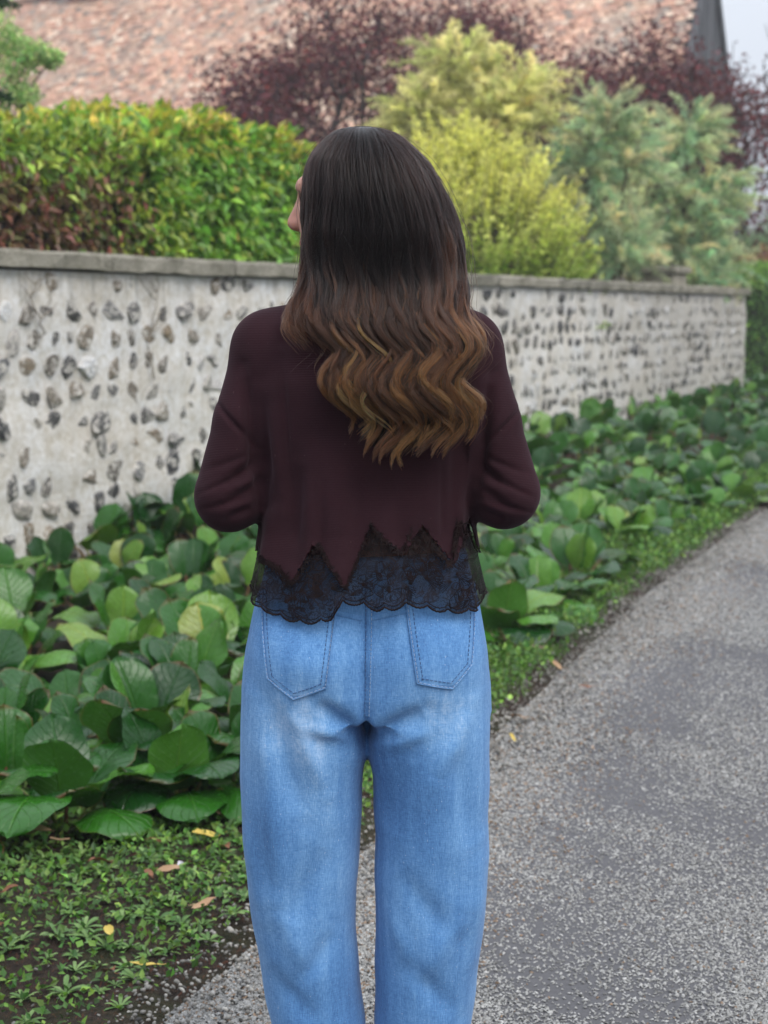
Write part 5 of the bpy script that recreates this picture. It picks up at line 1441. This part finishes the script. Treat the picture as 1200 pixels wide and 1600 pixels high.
def env(phi, z, rho):
    L_ = np.interp(z, ZT, TL); R_ = np.interp(z, ZT, TR); yb = np.interp(z, ZT, TB); ym = np.interp(z, ZT, TM)
    return (L_+R_)/2+(R_-L_)/2*np.sin(phi)*rho, ym+(yb-ym)*np.cos(phi)*rho
hg = np.random.default_rng(12)
NP_ = 60
FQ = np.linspace(0, 1, NP_)**1.45
def strand_set(nlock, per, phi_lo, phi_hi, zend_fn, width, wave, rho_lo=.62, zst=(1.6672, 1.668), lay_lo=0., flat=1.7, ydep=.005, thick=.75, shade=1.0, psd=.42, hl=.45):
    out_p, out_c, out_r = [], [], []
    for k in range(nlock):
        phi = phi_lo+(phi_hi-phi_lo)*((k+hg.uniform(0, 1))/nlock)
        lay = lay_lo+(1-lay_lo)*hg.uniform(0, 1)**.7; rho0 = rho_lo+(1.0-rho_lo)*lay
        ze = zend_fn(phi)-.012+hg.normal(0, .013)+.03*(1-lay)
        zs = hg.uniform(*zst)
        ph = hg.normal(0, psd)+.30*math.sin(phi*3.1+1); lam = hg.uniform(.100, .112); amp = hg.uniform(.8, 1.3)*wave
        f = FQ; z = zs+(ze-zs)*f
        wz = np.clip((1.46-z)/.14, 0, 1)**1.3
        pz = phi+hg.normal(0, .09)*f**1.5
        rho = np.clip(rho0*(1+.025*np.sin(f*6+ph)*np.clip((1.6-z)/.1, 0, 1)), .4, 1.05)
        x, y = env(pz, z, rho)
        arg = 2*np.pi*(z-1.28)/lam+ph
        x = x-amp*.0160*wz*np.cos(arg+.25*np.sin(z*23+ph*4))+.0035*np.sin(z*45+ph*5)*np.clip((1.6-z)/.1, 0, 1)
        y = y-amp*ydep*wz*np.cos(arg+.35)-.012*wz*(lay-.4)
        cenl = np.stack([x, y, z], -1)
        rad = width*hg.uniform(.7, 1.3)*np.interp(f, [0, .03, .12, .35, .50, .80, .93, 1], [.8, 1.5, 2.4, 2.3, .95, .74, .52, .12])
        an = hg.uniform(0, 6.28, per); rd = np.sqrt(hg.uniform(0, 1, per)); tw = hg.normal(.5, .8, per)
        th = an[:, None]+tw[:, None]*f[None]*1.5
        T = np.array([math.cos(phi), math.sin(phi), 0]); Nn = np.array([math.sin(phi), -math.cos(phi), 0])
        fe = 1-.20*hg.uniform(0, 1, per)**1.6; gq = f[None]*fe[:, None]; rad = np.interp(gq, f, rad); cenl = np.stack([np.interp(gq, f, cenl[:, q]) for q in range(3)], -1)
        offs = (np.cos(th)*rd[:, None]*rad*flat)[..., None]*T+(np.sin(th)*rd[:, None]*rad*thick)[..., None]*Nn
        fz = hg.normal(0, 1, (per, 1, 3))*np.array([.0007, .0006, .0006])*(f[None, :, None]**2)
        wob = .0006*np.sin(f[None, :]*hg.uniform(14, 40, (per, 1))+hg.uniform(0, 6.28, (per, 1)))*np.clip(f*4, 0, 1)
        S = cenl+offs+fz; S[..., 0] += wob; S[..., 2] += hg.normal(0, .004, (per, 1))*f[None]**3
        lv = hg.lognormal(0, .32)*(.55+.5*lay)*shade*(1.25-.55*rd)[:, None, None]  # inner layers and lock edges darkened in colour to imitate shade between locks
        g_ = np.clip((1.455-S[..., 2]+hg.normal(0, .035))/.20, 0, 1)
        dark = np.array([.0085, .0045, .0038]); midc = np.array([.055, .0190, .0088]); lite = np.array([.38, .112, .026])
        gg_ = g_[..., None]
        C = np.where(gg_ < .5, dark+(midc-dark)*gg_*2, midc+(lite-midc)*(gg_-.5)*2*(hg.uniform(.7, 1.35) if hg.uniform() < hl else hg.uniform(.06, .32)))*lv*hg.lognormal(-.08, .42, (per, 1, 1))
        out_p.append(S); out_c.append(C); out_r.append(np.tile(np.interp(f, [0, .7, 1], [1, 1, .35]), (per, 1)))
    return np.concatenate(out_p), np.concatenate(out_c), np.concatenate(out_r)
D2 = math.pi/180
def zend_main(phi): return np.interp(phi/D2, [-85, -60, -35, -10, 25, 55, 80, 100], [1.345, 1.255, 1.205, 1.188, 1.185, 1.190, 1.212, 1.28])
sets = [strand_set(110, 60, -72*D2, 92*D2, lambda p: zend_main(p)+.03, .0050, 1.0, .66, shade=.30, psd=.36, ydep=.004, hl=.15),  # under-layer: low colour multiplier stands in for shade beneath the outer locks
        strand_set(27, 200, -70*D2, 88*D2, zend_main, .0058, 1.12, .97, lay_lo=.5, flat=1.2, thick=1.0, ydep=.0050, psd=.48, hl=.4),
        strand_set(40, 26, -72*D2, 90*D2, lambda p: zend_main(p)+.02, .0026, 1.15, 1.0, lay_lo=.8, flat=1.2, thick=1.0, psd=.6, shade=1.35, ydep=.003),
        strand_set(34, 40, 92*D2, 215*D2, lambda p: 1.40, .009, .5, .75),
        strand_set(22, 26, -88*D2, -66*D2, lambda p: 1.35, .0055, .9, .98)]
fl_p, fl_c, fl_r = strand_set(110, 3, -75*D2, 95*D2, lambda p: zend_main(p)+.02, .012, 1.15, 1.0)
fl_p += hg.normal(0, 1, (len(fl_p), 1, 3))*np.array([.012, .006, 0])*FQ[None, :, None]**1.5
sets.append((fl_p, fl_c, fl_r*.55))
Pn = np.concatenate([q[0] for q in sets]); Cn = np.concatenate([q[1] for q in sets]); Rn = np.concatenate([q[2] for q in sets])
# wisps at the turned cheek fall outwards onto the shoulder
lw = sum(len(q[0]) for q in sets[:4]); sl2 = slice(lw, lw+len(sets[4][0]))
Pn[sl2, :, 0] -= .034*np.clip((1.47-Pn[sl2, :, 2])/.11, 0, 1)**1.3*hg.uniform(.1, 1.3, (len(sets[4][0]), 1)); cl_ = np.clip((1.50-Pn[sl2, :, 2])/.06, 0, 1); Pn[sl2, :, 1] = Pn[sl2, :, 1]*(1-cl_)+cl_*np.minimum(Pn[sl2, :, 1], -.045-.05*np.clip((1.44-Pn[sl2, :, 2])/.1, 0, 1))
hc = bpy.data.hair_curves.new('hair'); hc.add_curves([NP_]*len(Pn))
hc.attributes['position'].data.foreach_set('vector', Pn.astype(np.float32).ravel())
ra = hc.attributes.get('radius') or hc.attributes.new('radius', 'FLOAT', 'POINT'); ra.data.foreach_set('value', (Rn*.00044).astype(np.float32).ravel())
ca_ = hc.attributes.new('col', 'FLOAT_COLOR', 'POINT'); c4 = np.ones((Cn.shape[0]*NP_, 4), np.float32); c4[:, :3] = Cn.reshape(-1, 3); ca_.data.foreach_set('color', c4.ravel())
m = NT('hair'); hb = m.n('BsdfHairPrincipled', parametrization='COLOR'); m.set(hb.inputs['Color'], m.n('Attribute', attribute_name='col').outputs['Color'])
hb.inputs['IOR'].default_value = 1.32; hb.inputs['Roughness'].default_value = .22; hb.inputs['Radial Roughness'].default_value = .4; hb.inputs['Coat'].default_value = 0.0; hb.inputs['Random Roughness'].default_value = .3
MAT_HAIR = m.done(hb.outputs[0]); hc.materials.append(MAT_HAIR)
hair = bpy.data.objects.new('hair', hc); COL.objects.link(hair); hair.parent = person; tag(hair, 'long dark brown hair fading to caramel waves')
# the dense under-hair that the strands lie on
zz_ = np.concatenate([1.6665-.1165*np.linspace(0, 1, 18)**2, np.linspace(1.53, 1.19, 24)]); ph_ = np.linspace(-70, 92, 40)*D2; ph2 = np.linspace(92, 250, 20)[1:]*D2
rows_ = []
for z in zz_:
    sh = np.interp(z, [1.19, 1.26, 1.34, 1.42, 1.65], [.50, .66, .78, .84, .93]); x, y = env(ph_, np.full(40, z), np.full(40, sh)); x2, y2 = env(ph_[::-1], np.full(40, z), np.full(40, sh*.62))
    wv = .010*np.clip((1.46-z)/.2, 0, 1)*math.sin(2*math.pi*(z-1.205)/.11)
    if z > 1.49:
        x2, y2 = env(ph_[::-1], np.full(40, z), np.full(40, .5)); y2 = np.maximum(y2, -.02)
    rows_.append(np.concatenate([np.stack([x+wv, y, np.full(40, z)], -1), np.stack([x2+wv, y2, np.full(40, z)], -1)]))
Vv = np.concatenate(rows_); K8 = 80; idx = np.arange(len(zz_)*K8).reshape(-1, K8); nx_ = np.roll(idx, -1, 1)
Ff = np.stack([idx[:-1], idx[1:], nx_[1:], nx_[:-1]], -1).reshape(-1, 4)
cp = idx[0]; Ff = np.concatenate([Ff, np.stack([cp[:39], cp[1:40], cp[78:39:-1], cp[79:40:-1]], -1)])
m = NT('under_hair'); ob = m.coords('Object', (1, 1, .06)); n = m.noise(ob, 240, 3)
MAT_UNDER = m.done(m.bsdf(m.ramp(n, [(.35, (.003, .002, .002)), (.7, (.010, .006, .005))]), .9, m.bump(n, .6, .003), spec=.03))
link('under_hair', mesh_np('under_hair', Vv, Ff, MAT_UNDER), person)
# ------------------------------------------------------------------ autumn mist
hz = Geo().box(-135, 135, -125, 145, -1.1, 17.0)
m = NT('mist')
pv = m.n('VolumePrincipled'); pv.inputs['Color'].default_value = (.93, .95, 1, 1); pv.inputs['Density'].default_value = .0017; pv.inputs['Anisotropy'].default_value = .2
m.t.links.new(pv.outputs[0], m.out.inputs['Volume'])
hz = hz.build('haze', m.m); tag(hz, 'thin pale morning mist over the garden', 'haze', kind='stuff')
